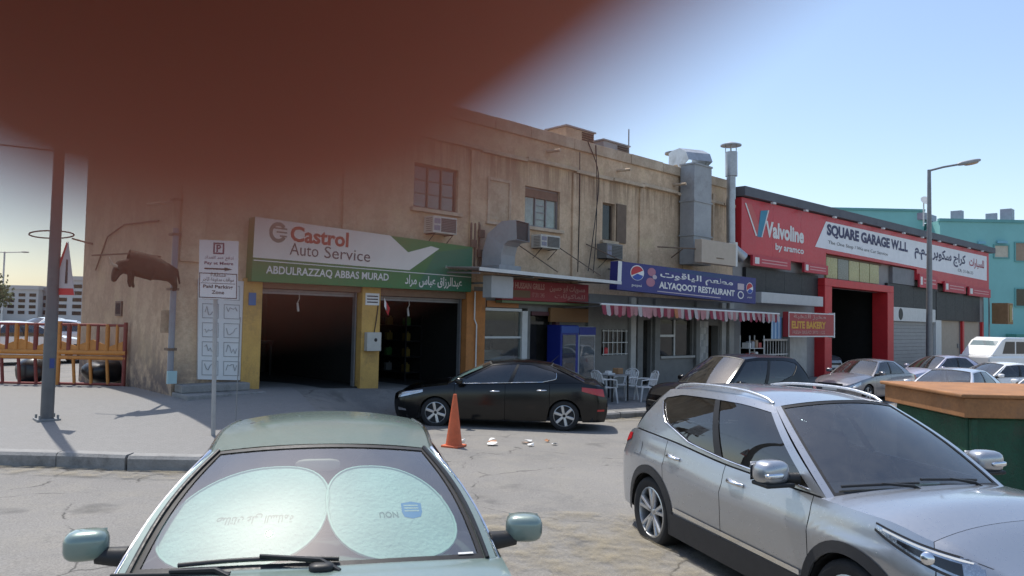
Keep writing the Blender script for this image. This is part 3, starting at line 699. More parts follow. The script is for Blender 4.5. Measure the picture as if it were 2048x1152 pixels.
        if detail:
            q = MB(); zb = cr(s.belt, 0) - .03
            for yy in (-.36, .36):
                blob(q, (s.xA - 1.35, yy, zb - .12), (.1, .24, .38), .5); blob(q, (s.xA - 1.42, yy, zb + .33), (.06, .13, .1), .6); blob(q, (s.xA - 1.1, yy, zb - .42), (.28, .25, .12), .5)
            blob(q, (s.xA - 2.15, 0, zb - .1), (.12, .6, .3), .4)
            q.build('seats', M_SEAT, root, smooth=50, local=True)
            c = Vector((s.xA - .72, .36, zb - .02)); q = MB()
            q.tube([c + Vector((-.07 * math.sin(a), .18 * math.cos(a), .17 * math.sin(a))) for a in [2 * math.pi * k / 20 for k in range(20)]], .014, 6, closed=True)
            q.tube([c - Vector((0, .17, 0)), c + Vector((0, .17, 0))], .02, 6); q.build('steering_wheel', M_BLACK, root, smooth=60, local=True)
        for xw, stv in ((s.xf, steer), (s.xr, 0)):
            for sd in (1, -1): wheel(root, xw, sd * (s.half(xw) - 0.125), s.rw, sd, spokes, 0.215, stv, detail, rim_m)
        if clad:
            for sd in (1, -1):
                for xw in (s.xf, s.xr):
                    q = MB()
                    def cf(i, j, xw=xw, sd=sd):
                        a = lerp(-0.25, math.pi + .25, i); r = s.ra - .012 + .075 * j
                        x = xw + r * math.cos(a); z = max(s.clr - .02, s.rw + r * math.sin(a)); zb = cr(s.belt, x)
                        y = s.half(x) * cr(s.prof, (z - .2) / (zb - .2)) + .018 - .010 * j
                        return Vector((x, sd * y, z))
                    q.grid(cf, 26, 3); q.build('arch_cladding', clad, root, smooth=50, local=True)
                q = MB(); q.grid(lambda i, j: (lambda x, z: Vector((x, sd * (s.half(x) * cr(s.prof, (z - .2) / (cr(s.belt, x) - .2)) + .014), z)))(lerp(s.xr + s.ra - .02, s.xf - s.ra + .02, i), lerp(s.clr - .07, s.clr + .13, j)), 14, 4)
                q.build('sill_cladding', clad, root, smooth=50, local=True)
        return parts
def mirror(s, root, pm, x, z, sd, r=(.09, .13, .085), foot=True, glassm=True):
    yb = s.half(x) * s.prof[-1][1]
    q = MB(); c = Vector((x, sd * (yb + .05 + r[1]), z)); Mr = Matrix.Rotation(sd * -0.18, 3, 'Z')
    blob(q, c, r, .62, 18, Mr)
    o = q.build('door_mirror', pm, root, smooth=60, local=True)
    MB().tube([(x + .03, sd * (yb - .03), z - .05), (x + .01, sd * (yb + .09), z - .045)], [.045, .035], 8).build('mirror_arm', M_BLACK, o, smooth=60, local=True)
    q = MB(); q.grid(lambda i, j: c + Mr @ Vector((-r[0] - .001, lerp(-.8, .8, i) * r[1], lerp(-.75, .75, j) * r[2])), 2, 2)
    q.build('mirror_glass', M_CHROME, o, local=True)
    return o
def handle(s, root, par, x, z, sd, m):
    p = s.sidept(x, z, sd); q = MB()
    q.tube([p + Vector((.1, sd * .003, .0)), p + Vector((.08, sd * .03, .004)), p + Vector((-.06, sd * .034, .008)), p + Vector((-.1, sd * .003, .008))], [.012, .016, .016, .012], 8)
    return q.build('door_handle', m, par, smooth=60, local=True)
def wiper(s, root, u0, u1, t, lift=0.012):
    q = MB(); pts = [s.Wn(lerp(u0, u1, k / 10), t(k / 10), lift) for k in range(11)]
    q.tube(pts, .009, 6); q.tube([s.Wn(u0, -.05, .02), s.Wn(lerp(u0, u1, .12), t(.1) * .5 - .01, .03), s.Wn(lerp(u0, u1, .5), t(.5), .028)], [.014, .012, .008], 6)
    return q.build('wiper', M_BLACK, root, smooth=60, local=True)
PROF = [(-0.2, 0.93), (0.0, 0.955), (0.18, 0.985), (0.45, 1.0), (0.72, 0.992), (0.9, 0.972), (1.0, 0.945)]
def saloon(**k):
    """middling four-door saloon, altered by keyword"""
    P = dict(L=4.5, W=1.76, xf=1.33, xr=-1.35, rw=0.315, ra=0.365, clr=0.2, prof=PROF, nose=0.35, tail=0.25, bf=0.2, br=0.2, coarse=1.0,
             belt=[(-2.25, 0.86), (-1.6, 0.93), (-0.5, 0.93), (0.8, 0.9), (1.6, 0.8), (2.1, 0.66), (2.25, 0.6)],
             top=[(-2.25, 0.86), (-2.1, 0.98), (-1.6, 1.02), (-1.0, .97), (0.6, 0.95), (1.0, 0.97), (1.6, 0.88), (2.1, 0.7), (2.25, 0.6)],
             plan=[(-2.25, 0.66), (-2.05, 0.79), (-1.5, 0.865), (0, 0.88), (1.4, 0.87), (1.9, 0.8), (2.12, 0.7), (2.25, 0.56)],
             kb=0.965, xA=0.95, xC=-1.62, xWT=0.2, xRT=-1.0, cw=0.06, cr_=0.05, xWB=1.05, xRB=-1.72, cow=0.03, rcow=0.03, crown=0.05,
             roof=[(-1.5, 1.32), (-1.0, 1.405), (-0.4, 1.45), (0.2, 1.40)], wr=[(-1.2, 0.53), (-0.3, 0.575), (0.3, 0.55)],
             xd0=0.85, xd1=-0.15, xd2=-1.1, win=[(0.045, 0.44), (0.48, 0.84)],
             dlo0=[(0, .05), (1, .05)], dlo1=[(0, .93), (1, .93)])
    P.update(k); return Car(P)
# ---- silver crossover in the foreground
suv = saloon(L=4.31, W=1.81, xf=1.30, xr=-1.285, rw=0.335, ra=0.385, clr=0.3, nose=0.42, tail=0.3, bf=0.26, br=0.14,
    belt=[(-2.155, 0.98), (-1.7, 1.08), (-1.0, 1.06), (0.0, 1.0), (0.9, 0.99), (1.5, 0.985), (1.95, 0.905), (2.155, 0.78)],
    top=[(-2.155, 0.98), (-1.9, 1.1), (-1.3, 1.08), (0.6, 1.0), (1.0, 1.045), (1.5, 1.06), (1.9, 0.985), (2.155, 0.78)],
    plan=[(-2.155, 0.70), (-1.95, 0.82), (-1.4, 0.89), (0, 0.9), (1.3, 0.9), (1.75, 0.84), (2.02, 0.72), (2.155, 0.56)],
    prof=[(-0.2, 0.95), (0.0, 0.962), (0.18, 0.972), (0.42, 0.985), (0.66, 0.996), (0.74, 1.0), (0.8, 0.978), (0.92, 0.955), (1.0, 0.93)],
    xA=1.02, xC=-1.75, xWT=0.28, xRT=-1.45, cw=0.09, cr_=0.0, xWB=1.12, xRB=-1.86, cow=0.035, rcow=0.05, crown=0.055,
    roof=[(-1.6, 1.53), (-1.0, 1.585), (-0.3, 1.60), (0.28, 1.555)], wr=[(-1.6, 0.55), (-0.6, 0.6), (0.3, 0.575)],
    xd0=0.93, xd1=-0.1, xd2=-1.02, win=[(0.05, 0.435), (0.475, 0.94)],
    dlo0=[(0, .04), (.35, .05), (.62, .08), (.8, .3), (.94, .74)], dlo1=[(0, .9), (.5, .9), (.8, .88), (.94, .8)])
M_SILV = paint('silver_paint', (0.40, 0.415, 0.44), 0.72, 0.3, 0.12)
SUVX, SUVY, SUVR = -1.03, -12.87, -2.01
suv_o = thing('parked_car', 'silver crossover car with roof rails, parked closest on the right', 'car', (SUVX, SUVY, 0.0), SUVR)
pp = suv.build(suv_o, M_SILV, G_TINT, glass('green_windscreen', (0.3, 0.35, 0.36), 0.012, 1.0, 0.05, 0.15), spokes=5, trim=M_CHROME, clad=M_CLAD)
for sd in (1, -1):
    mo = mirror(suv, suv_o, M_SILV, 0.70, 1.115, sd, (.095, .125, .085))
    yb = suv.half(.7) * .93
    MB().box(.62, .8, sd * (yb + .04) - .0, sd * (yb + .28), 1.02, 1.05).build('mirror_base', M_BLACK, mo, local=True, bevel=.01)
    q = MB(); blob(q, (.785, sd * (yb + .21), 1.105), (.03, .075, .02), .6); q.build('turn_lamp', M_CHROME, mo, smooth=60, local=True)
    for x, k in ((0.08, 'fd'), (-0.86, 'rd')): handle(suv, suv_o, pp[k, sd], x, .9 if k == 'fd' else .93, sd, M_CHROME)
    # roof rail on feet
    pts = [suv.T(.04 + .92 * k / 20, sd) + Vector((0, -sd * .035, 0.01 + .045 * math.sin(math.pi * min(1, max(0, (k / 20) * 1.0))) ** .35)) for k in range(21)]
    MB().tube(pts, .013, 8).build('roof_rail', mat('satin_rail', (.62, .63, .65), .3, metal=.8, var=.1), suv_o, smooth=60, local=True)
    # lower door chrome strip, crease strip
    suv.zpanel('sill_trim', M_CHROME, -.83, .85, lambda x: .455 + (x + .8) * -.012, lambda x: .49 + (x + .8) * -.012, sd, suv_o, .012)
    # head lamp: dark bowl, lens, lit strip
    lo = lambda x: lerp(.92, .735, max(0, (x - 1.5) / .58) ** .8); hi = lambda x: lerp(.95, .855, max(0, (x - 1.5) / .58) ** .9)
    hlm = suv.zpanel('headlight', M_LAMPIN, 1.50, 2.09, lo, hi, sd, suv_o, .004, 24, 6)
    suv.zpanel('lamp_shade', mat('lamp_black', (.012, .013, .016), .15, var=.1, spec=.8), 1.66, 2.02, lambda x: lo(x) + .018, lambda x: hi(x) - .03, sd, hlm, .007, 14, 3)
    suv.zpanel('daylight_strip', M_WHITE, 1.55, 2.06, lambda x: hi(x) - .018, lambda x: hi(x) - .006, sd, hlm, .009, 14, 1)
    suv.zpanel('lamp_frame', M_BLACK, 1.49, 2.1, lambda x: lo(x) - .012, lambda x: lo(x) + .004, sd, hlm, .006, 20, 1)
    suv.zpanel('lamp_top_frame', M_BLACK, 1.49, 2.1, lambda x: hi(x) - .004, lambda x: hi(x) + .008, sd, hlm, .006, 20, 1)
    q = MB(); c = suv.sidept(1.86, .83, sd, .012); nrm = Vector((.5, sd * .85, .1)).normalized()
    q.lathe([(0, .012), (.03, .008), (.038, 0)], c, 'z', 16, nrm.to_track_quat('Z', 'Y').to_matrix()); q.build('projector', M_CHROME, hlm, smooth=50, local=True)
    suv.zpanel('fog_bezel', M_CLAD, 1.9, 2.1, .34, lambda x: .44, sd, suv_o, .006, 8, 3)
    suv.zpanel('tail_lamp', M_REDL, -2.12, -1.78, lambda x: .88 + (x + 2.1) * .28, lambda x: 1.0 + (x + 2.1) * .1, sd, suv_o, .006, 10, 4)
# fuel cap seam on the flank, grille, plate, badge, aerial, antenna
suv.zpanel('fuel_flap', M_SILV, -1.62, -1.46, .86, .98, -1, suv_o, .004, 5, 4)
q = MB()
for k in range(5): q.grid(lambda i, j: Vector((suv.L / 2 + .055 * (1 - (2 * i - 1) ** 2) - .012 + .0, (2 * i - 1) * (.42 - .03 * k), .66 - k * .055 + j * .03)), 12, 1)
q.build('grille', M_BLACK, suv_o, local=True, solid=.012)
MB().box(2.2, 2.215, -.26, .26, .42, .53).build('number_plate', M_WHITE, suv_o, local=True)
wiper(suv, suv_o, -.1, -.84, lambda k: .05 + .02 * k, .02); wiper(suv, suv_o, .62, -.05, lambda k: .05 + .03 * k, .02)
q = MB(); q.grid(lambda i, j: suv.Wn(lerp(-.16, .22, i), lerp(.015, .09, j), -.03), 4, 2); q.build('paper_on_dash', mat('pale_blue_card', (.55, .75, .85), .6, var=.1), suv_o, local=True)
q = MB(); blob(q, suv.Wn(0, .9, -.06), (.03, .12, .04), .6); q.build('rear_view_mirror', M_SEAT, suv_o, smooth=60, local=True)
# bonnet creases
for sd in (1, -1):
    pts = [suv.surf(x, 1.30 + .06 * (1.9 - x), sd) + Vector((0, 0, .002)) for x in [1.15 + .08 * k for k in range(9)]]

# ---- old green saloon with sun shades
gs = saloon(L=4.35, W=1.70, plan=[(-2.17, 0.62), (-2.0, 0.76), (-1.4, 0.83), (0, 0.845), (1.3, 0.83), (1.8, 0.78), (2.05, 0.68), (2.17, 0.55)],
    belt=[(-2.17, 0.86), (-1.6, 0.92), (0, 0.915), (0.95, 0.90), (1.6, 0.8), (2.0, 0.68), (2.17, 0.6)],
    top=[(-2.17, 0.86), (-2.0, 0.96), (-1.6, 1.0), (-1.0, .95), (0.6, 0.93), (1.0, 0.945), (1.6, 0.87), (2.0, 0.72), (2.17, 0.6)],
    xA=0.86, xC=-1.65, xWT=0.17, xRT=-1.05, cw=0.07, xWB=0.99, cow=0.035, crown=0.045,
    roof=[(-1.5, 1.22), (-1.05, 1.315), (-0.45, 1.335), (0.17, 1.297)], wr=[(-1.2, 0.51), (-0.4, 0.56), (0.3, 0.535)], xd0=.8)
M_GRN = paint('faded_green_paint', (0.18, 0.25, 0.225), 0.35, 0.36, 0.35)
GX, GY, GZ, GR = -5.22, -12.09, 0.2, -2.113
g_o = thing('parked_car', 'old pale green saloon with white sun shades behind its windscreen', 'car', (GX, GY, GZ), GR)
gs.build(g_o, M_GRN, G_TINT, glass('saloon_windscreen', (0.74, 0.9, 0.84), 0.0, 1.0, 0.05, 0.2), spokes=8, trim=M_CHROME)
for sd in (1, -1):
    mirror(gs, g_o, M_GRN, 0.68, 0.985, sd, (.066, .086, .062))
    q = MB(); q.tube([gs.S(0.012, t / 10, sd, .012) for t in range(-1, 11)] + [gs.S(k / 20, .985, sd, .012) for k in range(1, 20)], .009, 6); q.build('gutter_trim', M_CHROME, g_o, smooth=60, local=True)
    q = MB(); q.tube([gs.Wn(sd * .945, t / 10, .004) for t in range(0, 11)], .011, 6); q.build('windscreen_trim', M_BLACK, g_o, smooth=60, local=True)
    for x in (.0, -.95): handle(gs, g_o, g_o, x, .78, sd, M_BLACK)
    gs.zpanel('headlight', M_LAMPIN, 1.85, 2.12, .56, .68, sd, g_o, .006, 8, 3); gs.zpanel('tail_lamp', M_REDL, -2.12, -1.85, .66, .82, sd, g_o, .006, 8, 3)
wiper(gs, g_o, .12, -.70, lambda k: .035 + .02 * math.sin(k * 3)); wiper(gs, g_o, -.42, -1.02, lambda k: -.02 + .01 * k)
q = MB(); blob(q, gs.Wn(0.03, -.02, .02), (.04, .05, .02), .7); q.build('wiper_pivot', M_BLACK, g_o, smooth=60, local=True)
q = MB(); blob(q, gs.Wn(-.04, .86, -.05), (.02, .11, .03), .6); q.build('rear_view_mirror', mat('mirror_back', (.35, .24, .2), .5, var=.2), g_o, smooth=60, local=True)
gs.zpanel('number_plate', M_WHITE, 2.05, 2.1, .4, .5, 1, g_o, .01, 2, 2)
# two spring-hoop shades leaning on the glass, with their print (set upside down, as they stand)
M_SHADE = mat('silvery_white_shade', (0.5, 0.56, 0.53), 0.95, var=0.16, scale=5, bump=0.5, spec=0.0)
M_PRINT = mat('grey_green_print', (0.16, 0.22, 0.2), 0.7, var=.1); M_BLUEP = mat('blue_print', (0.03, 0.2, 0.45), 0.6, var=.1)
def shade(uc, ur, t0, t1, tilt, label):
    tc, tr = (t0 + t1) / 2, (t1 - t0) / 2
    def pt(a, k, out=-.035):
        c_, s_ = math.copysign(abs(math.cos(a)) ** .82, math.cos(a)), math.copysign(abs(math.sin(a)) ** .82, math.sin(a))
        u, t = uc + ur * k * c_ + tilt * k * s_, tc + tr * k * s_
        return gs.Wn(u, t, out)
    sh = thing('sun_shade', label, 'sun shade', (GX, GY, GZ), GR, 'sun shades inside the green saloon')
    q = MB(); q.grid(lambda i, j: pt(2 * math.pi * i, j), 40, 8); q.build('fabric', M_SHADE, sh, smooth=60, local=True)
    MB().tube([pt(2 * math.pi * i / 40, 1.0) for i in range(40)], .007, 6, closed=True).build('hoop', mat('shade_hem', (.45, .55, .5), .6, var=.1), sh, smooth=60, local=True)
    return sh
s1 = shade(-.43, .48, .05, .82, .06, 'left white sun shade printed with one line of Arabic, inside green saloon')
s2 = shade(.445, .395, .06, .81, -.05, 'right white sun shade with blue shield mark, inside green saloon')
def on_glass(u0, t0, du, dt, out):
    a = gs.Wn(u0, t0, out); return a, gs.Wn(u0 + du, t0, out) - a, gs.Wn(u0, t0 + dt, out) - a
O, U, V = on_glass(-.14, .40, -.42, -.065, -.033)
text(arabic('صلاتك على السلامة'), M_PRINT, s1, O, U, V, local=True, fn=lambda a, b: gs.Wn(-.16 - .46 * a, .42 - .075 * b, -.0335))
O, U, V = on_glass(.50, .40, -.12, -.045, -.033)
text('NOU', M_PRINT, s2, O, U, V, local=True, bold=.02, fn=lambda a, b: gs.Wn(.5 - .12 * a, .4 - .045 * b, -.0335))
q = MB(); sh_ = [(0, .1), (.0, .62), (.1, .9), (.5, 1.0), (.9, .9), (1, .62), (1, .1), (.5, .0)]
O, U, V = on_glass(.53, .345, .13, .135, -.0335)
q.add([O + U * (a + .12 * (.5 - b)) + V * (1 - b) for a, b in sh_], [tuple(range(8))]); q.build('shield_mark', M_BLUEP, s2, local=True)
for k in range(3):
    q = MB(); b0 = .2 + k * .16; q.add([O + U * (.12 + .12 * (.5 - b0)) + V * (1 - b0) + gs.Wn(0, .5, .0007) - gs.Wn(0, .5), O + U * .85 + V * (1 - b0) + gs.Wn(0, .5, .0007) - gs.Wn(0, .5), O + U * .85 + V * (1 - b0 - .07) + gs.Wn(0, .5, .0007) - gs.Wn(0, .5), O + U * .15 + V * (1 - b0 - .07) + gs.Wn(0, .5, .0007) - gs.Wn(0, .5)], [(0, 1, 2, 3)])
    q.build('shield_stripe', M_SHADE, s2, local=True)
q = MB(); O, U, V = on_glass(.78, .035, .09, .012, .003); q.quad(O, O + U, O + U + V, O + V); q.build('windscreen_sticker', M_WHITE, g_o, local=True)

# ---- black saloon at the workshop
bs = saloon(L=4.53, W=1.775, xf=1.34, xr=-1.36, rw=0.315, ra=0.36, clr=0.19, nose=0.3, tail=0.3,
    belt=[(-2.26, 0.92), (-1.7, 1.0), (-1.0, 0.975), (0.2, 0.93), (1.0, 0.90), (1.6, 0.83), (2.05, 0.73), (2.26, 0.66)],
    top=[(-2.26, 0.92), (-2.1, 1.04), (-1.7, 1.07), (-1.0, .98), (0.6, 0.94), (1.1, 0.975), (1.6, 0.92), (2.05, 0.82), (2.26, 0.66)],
    plan=[(-2.26, 0.66), (-2.05, 0.79), (-1.5, 0.865), (0, 0.885), (1.4, 0.875), (1.9, 0.83), (2.14, 0.74), (2.26, 0.62)],
    xA=1.12, xC=-1.78, xWT=0.25, xRT=-1.1, cw=0.08, xWB=1.25, xRB=-1.9, crown=0.05,
    roof=[(-1.9, 1.13), (-1.5, 1.27), (-1.1, 1.365), (-0.45, 1.44), (0.25, 1.385)], wr=[(-1.3, 0.5), (-0.3, 0.57), (0.3, 0.545)],
    xd0=0.95, xd1=-0.12, xd2=-1.05, win=[(0.05, 0.44), (0.475, 0.9)],
    dlo0=[(0, .04), (.7, .07), (.82, .2), (.9, .55)], dlo1=[(0, .93), (.7, .92), (.9, .66)])
M_BLK = paint('black_paint', (0.003, 0.003, 0.0034), 0.0, 0.16, 0.0, coat=0.0)
b_o = thing('parked_car', 'black saloon parked across the workshop forecourt behind the orange cone', 'car', (4.06, -3.52, -0.14), 2.318)
pp = bs.build(b_o, M_BLK, G_TINT, G_CAR, spokes=6, trim=M_CHROME)
for sd in (1, -1):
    mirror(bs, b_o, M_BLK, 0.82, 1.0, sd, (.085, .1, .07))
    for x, k in ((0.1, 'fd'), (-.88, 'rd')): handle(bs, b_o, pp[k, sd], x, .79 if k == 'fd' else .83, sd, M_CHROME)
    hb = bs.zpanel('headlight', M_LAMPIN, 1.62, 2.17, lambda x: lerp(.74, .6, (x - 1.62) / .55), lambda x: lerp(.79, .71, (x - 1.62) / .55), sd, b_o, .006, 16, 4)
    bs.zpanel('daylight_strip', M_WHITE, 1.7, 2.1, lambda x: lerp(.755, .68, (x - 1.7) / .4), lambda x: lerp(.77, .70, (x - 1.7) / .4), sd, hb, .01, 10, 1)
    bs.zpanel('tail_lamp', M_REDL, -2.22, -1.72, lambda x: lerp(.72, .84, (x + 2.2) / .5), lambda x: lerp(.88, .92, (x + 2.2) / .5), sd, b_o, .008, 12, 4)
    bs.zpanel('fog_bezel', M_CHROME, 1.98, 2.16, .34, lambda x: .37 + (x - 1.98) * .2, sd, b_o, .008, 8, 2)
    bs.zpanel('reflector', M_REDL, -2.2, -2.05, .42, .46, sd, b_o, .008, 4, 1)
q = MB(); q.grid(lambda i, j: bs.Wn(lerp(-.8, .8, i), lerp(.12, .8, j), -.03), 10, 6)
cb = thing('sun_shade', 'mint green sun shade behind the windscreen of the black saloon', 'sun shade', (4.06, -3.52, -.14), 2.318)
q.build('fabric', mat('mint_shade', (.5, .82, .72), .5, var=.1), cb, smooth=60, local=True, solid=.004)
wiper(bs, b_o, -.1, -.8, lambda k: .03 + .02 * k)
MB().tube([bs.roofpt(.97, 0) + Vector((0, 0, -.01)), bs.roofpt(.97, 0) + Vector((-.18, 0, .16))], [.008, .003], 6).build('aerial', M_BLACK, b_o, local=True)

# ---- cars further along the street (only their upper halves show)
def other(kind, label, loc, rz, m, gm, group=None, cat='car', **kw):
    if kind == 'saloon': c = saloon(coarse=1.6, **kw)
    elif kind == 'suv':
        P = dict(suv.P); P.update(coarse=1.6); P.update(kw); c = Car(P)
    o = thing('parked_car', label, cat, loc, rz, group)
    c.build(o, m, G_TINT, G_SKYW, spokes=5, trim=M_BLACK, detail=False)
    for sd in (1, -1):
        mirror(c, o, m, .72, cr(c.belt, .7) + .1, sd, (.08, .1, .07))
        c.zpanel('headlight', M_LAMPIN, c.L / 2 - .5, c.L / 2 - .08, lambda x: cr(c.belt, x) - .16, lambda x: cr(c.belt, x) - .04, sd, o, .006, 8, 3)
        c.zpanel('tail_lamp', M_REDL, -c.L / 2 + .06, -c.L / 2 + .35, lambda x: cr(c.belt, x) - .18, lambda x: cr(c.belt, x) - .03, sd, o, .006, 6, 3)
    MB().box(c.L / 2 - .02, c.L / 2 + .055, -.26, .26, .42, .53).build('number_plate', M_WHITE, o, local=True)
    MB().box(c.L / 2 - .02, c.L / 2 + .05, -.45, .45, .55, .66).build('grille', M_BLACK, o, local=True, bevel=.02)
    return o
ROW = 'cars parked along the row of shops'
M_WHP = paint('white_car_paint', (0.82, 0.82, 0.81), 0.0, 0.3, 0.12); M_SLP = paint('pale_silver_paint', (0.66, 0.67, 0.7), 0.6, 0.3, 0.15)
M_GRP = paint('grey_car_paint', (0.2, 0.2, 0.22), 0.6, 0.3, 0.15); M_VIO = paint('violet_grey_paint', (0.45, 0.44, 0.54), 0.4, 0.3, 0.15); M_RDP = paint('red_car_paint', (0.4, 0.03, 0.03), 0.2, 0.3, 0.15)
other('suv', 'black four wheel drive parked beside the plastic chairs', (9.0, -6.3, -.27), R(164), paint('black_suv_paint', (.004, .004, .005), 0, .2, .0, coat=0), G_CAR, ROW, roof=[(-1.6, 1.66), (-1.0, 1.71), (-.3, 1.72), (.28, 1.67)])
other('saloon', 'dark grey saloon behind the roof of the silver crossover, below the bakery sign', (20.6, -4.9, -.42), R(172), M_GRP, G_CAR, ROW)
other('saloon', 'violet grey saloon in front of the roller shutter', (27.5, -5.2, -.44), R(150), M_VIO, G_CAR, ROW, roof=[(-1.5, 1.36), (-1.0, 1.46), (-0.4, 1.5), (0.2, 1.45)])
other('saloon', 'pale silver saloon just above the lid of the waste container', (17.1, -8.7, -.42), R(176), M_SLP, G_CAR, ROW)
other('saloon', 'white saloon seen side on in front of beige doors', (24.6, -8.0, -.45), R(146), M_WHP, G_CAR, ROW)
other('saloon', 'white saloon cut by the right edge of the picture', (21.0, -10.6, -.45), R(160), M_WHP, G_CAR, ROW)
other('suv', 'dark car inside the red portal of the service garage', (31.5, 2.6, -.33), R(250), M_GRP, G_CAR)
LFT = 'cars in the street beyond the orange frames'
other('saloon', 'white saloon beyond orange frames, seen through their upper bars', (-1.6, 14.5, .32), R(10), M_WHP, G_CAR, LFT)
other('saloon', 'silver saloon beyond the grey street pole', (1.5, 21.5, .32), R(-10), M_SLP, G_CAR, LFT)
other('suv', 'red and dark car at left picture edge', (-5.3, 14.2, .32), R(100), M_RDP, G_CAR, LFT)
other('saloon', 'white saloon farthest along the side street', (3.5, 33.5, .32), R(20), M_WHP, G_CAR, LFT)
# ------------------------------------------------------------------ signs, plant and clutter on the old block
def face(TL, TR, BL, BR):
    TL, TR, BL, BR = map(Vector, (TL, TR, BL, BR))
    return lambda u, v, o=0.0: (TL.lerp(TR, u)).lerp(BL.lerp(BR, u), v) + (BL - TL).cross(TR - TL).normalized() * (-o if ((BL - TL).cross(TR - TL)).y > 0 else o)
def ftext(P, body, u0, u1, v0, v1, m, par, o=0.01, name='lettering', bold=0.0, shear=0.0):
    O = P(u0, v1, o); return text(body, m, par, O, P(u1, v1, o) - O, P(u0, v0, o) - O, name, bold, shear=shear)
def fpoly(P, pts, m, par, name, o=0.005):
    q = MB(); q.add([P(u, v, o) for u, v in pts], [tuple(range(len(pts)))]); return q.build(name, m, par)
def fdisc(P, u, v, ru, rv, m, par, name, o=0.008, a0=0, a1=360, rin=0.0, n=28):
    q = MB()
    q.grid(lambda i, j: P(u + ru * lerp(rin, 1, j) * math.cos(R(lerp(a0, a1, i))), v - rv * lerp(rin, 1, j) * math.sin(R(lerp(a0, a1, i))), o), n, 1); return q.build(name, m, par)
def flat(n, c, r=.5): return mat(n, c, r, var=.08, scale=2)
I_WHITE, I_RED, I_GREY, I_NAVY = flat('white_lettering', (.72, .71, .68)), flat('castrol_red_lettering', (.42, .07, .05)), flat('dark_grey_lettering', (.09, .09, .095)), flat('navy_lettering', (.025, .022, .09))
# green and white service sign
sg = thing('shop_sign', 'long green and white auto service sign over the two workshop openings', 'sign', (2.8, -.3, 2.88))
P = face((-.28, -.32, 4.24), (5.84, -.32, 4.09), (-.3, -.3, 2.86), (5.84, -.3, 2.88))
q = MB(); c = [P(0, 0), P(1, 0), P(1, 1), P(0, 1)]; q.add(c + [p + Vector((0, .3, 0)) for p in c], [(0, 1, 2, 3), (7, 6, 5, 4), (0, 4, 5, 1), (1, 5, 6, 2), (2, 6, 7, 3), (3, 7, 4, 0)])
q.build('sign_box', flat('green_sign_film', (.03, .19, .06)), sg)
fpoly(P, [(0, 0), (.565, 0), (.655, .28), (.77, .10), (.815, .13), (.665, .63), (0, .63)], flat('cream_sign_film', (.74, .70, .64)), sg, 'pale_field', .004)
fpoly(P, [(.80, .2), (.998, .02), (.998, .995), (.7, .995)], flat('deep_green_film', (.012, .16, .09)), sg, 'deep_green_field', .003)
fpoly(P, [(.003, .665), (.997, .665), (.997, .68), (.003, .68)], I_WHITE, sg, 'white_rule', .008)
for a in ((40, 330, .62), ): fdisc(P, .088, .20, .034, .165, flat('logo_grey_green', (.16, .19, .16)), sg, 'round_mark', .009, a[0], a[1], a[2])
for k in range(3): fpoly(P, [(.07 + .012 * k, .12 + .06 * k), (.122, .12 + .06 * k), (.122, .145 + .06 * k), (.07 + .012 * k, .145 + .06 * k)], flat('logo_grey_green', (.16, .19, .16)), sg, 'mark_bar', .009)
ftext(P, 'Castrol', .135, .375, .06, .32, I_RED, sg, bold=.03); ftext(P, 'Auto', .135, .25, .34, .54, I_GREY, sg); ftext(P, 'Service', .275, .475, .34, .54, I_GREY, sg)
ftext(P, 'ABDULRAZZAQ ABBAS MURAD', .05, .565, .74, .89, I_WHITE, sg, bold=.02)
ftext(P, arabic('عبدالرزاق عباس مراد'), .645, .945, .72, .96, I_WHITE, sg, bold=.02); ftext(P, 'Authorised Service', .85, .97, .46, .53, I_WHITE, sg)
# white instruction board with pictogram panels
ib = thing('instruction_board', 'white board of outlined pictogram panels on the wall behind the parking sign', 'sign', (-.8, -.06, .8))
P = face((-1.32, -.06, 2.86), (-.36, -.06, 2.86), (-1.26, -.06, .8), (-.3, -.06, .74))
c = [P(0, 0), P(1, 0), P(1, 1), P(0, 1)]; MB().add(c + [p + Vector((0, .055, 0)) for p in c], [(0, 1, 2, 3), (7, 6, 5, 4), (0, 4, 5, 1), (1, 5, 6, 2), (2, 6, 7, 3), (3, 7, 4, 0)]).build('board', flat('matt_white_board', (.68, .68, .67)), ib)
random.seed(11)
I_PALE = flat('faint_grey_print', (.33, .33, .33))
for r_ in range(5):
    for c_ in range(2):
        u0, v0 = .08 + .47 * c_, .05 + .19 * r_
        q = MB()
        for (a, b, c2, d2) in ((u0, u0 + .36, v0, v0 + .008), (u0, u0 + .36, v0 + .14, v0 + .148), (u0, u0 + .016, v0 + .008, v0 + .14), (u0 + .344, u0 + .36, v0 + .008, v0 + .14)): q.add([P(a, c2, .004), P(b, c2, .004), P(b, d2, .004), P(a, d2, .004)], [(0, 1, 2, 3)])
        q.build('panel_outline', I_PALE, ib)
        q = MB(); w = [P(u0 + .06 + .24 * k / 6, v0 + .07 + .045 * random.uniform(-1, 1), .006) for k in range(7)]; q.tube(w, .008, 4); q.build('pictogram', I_PALE, ib)
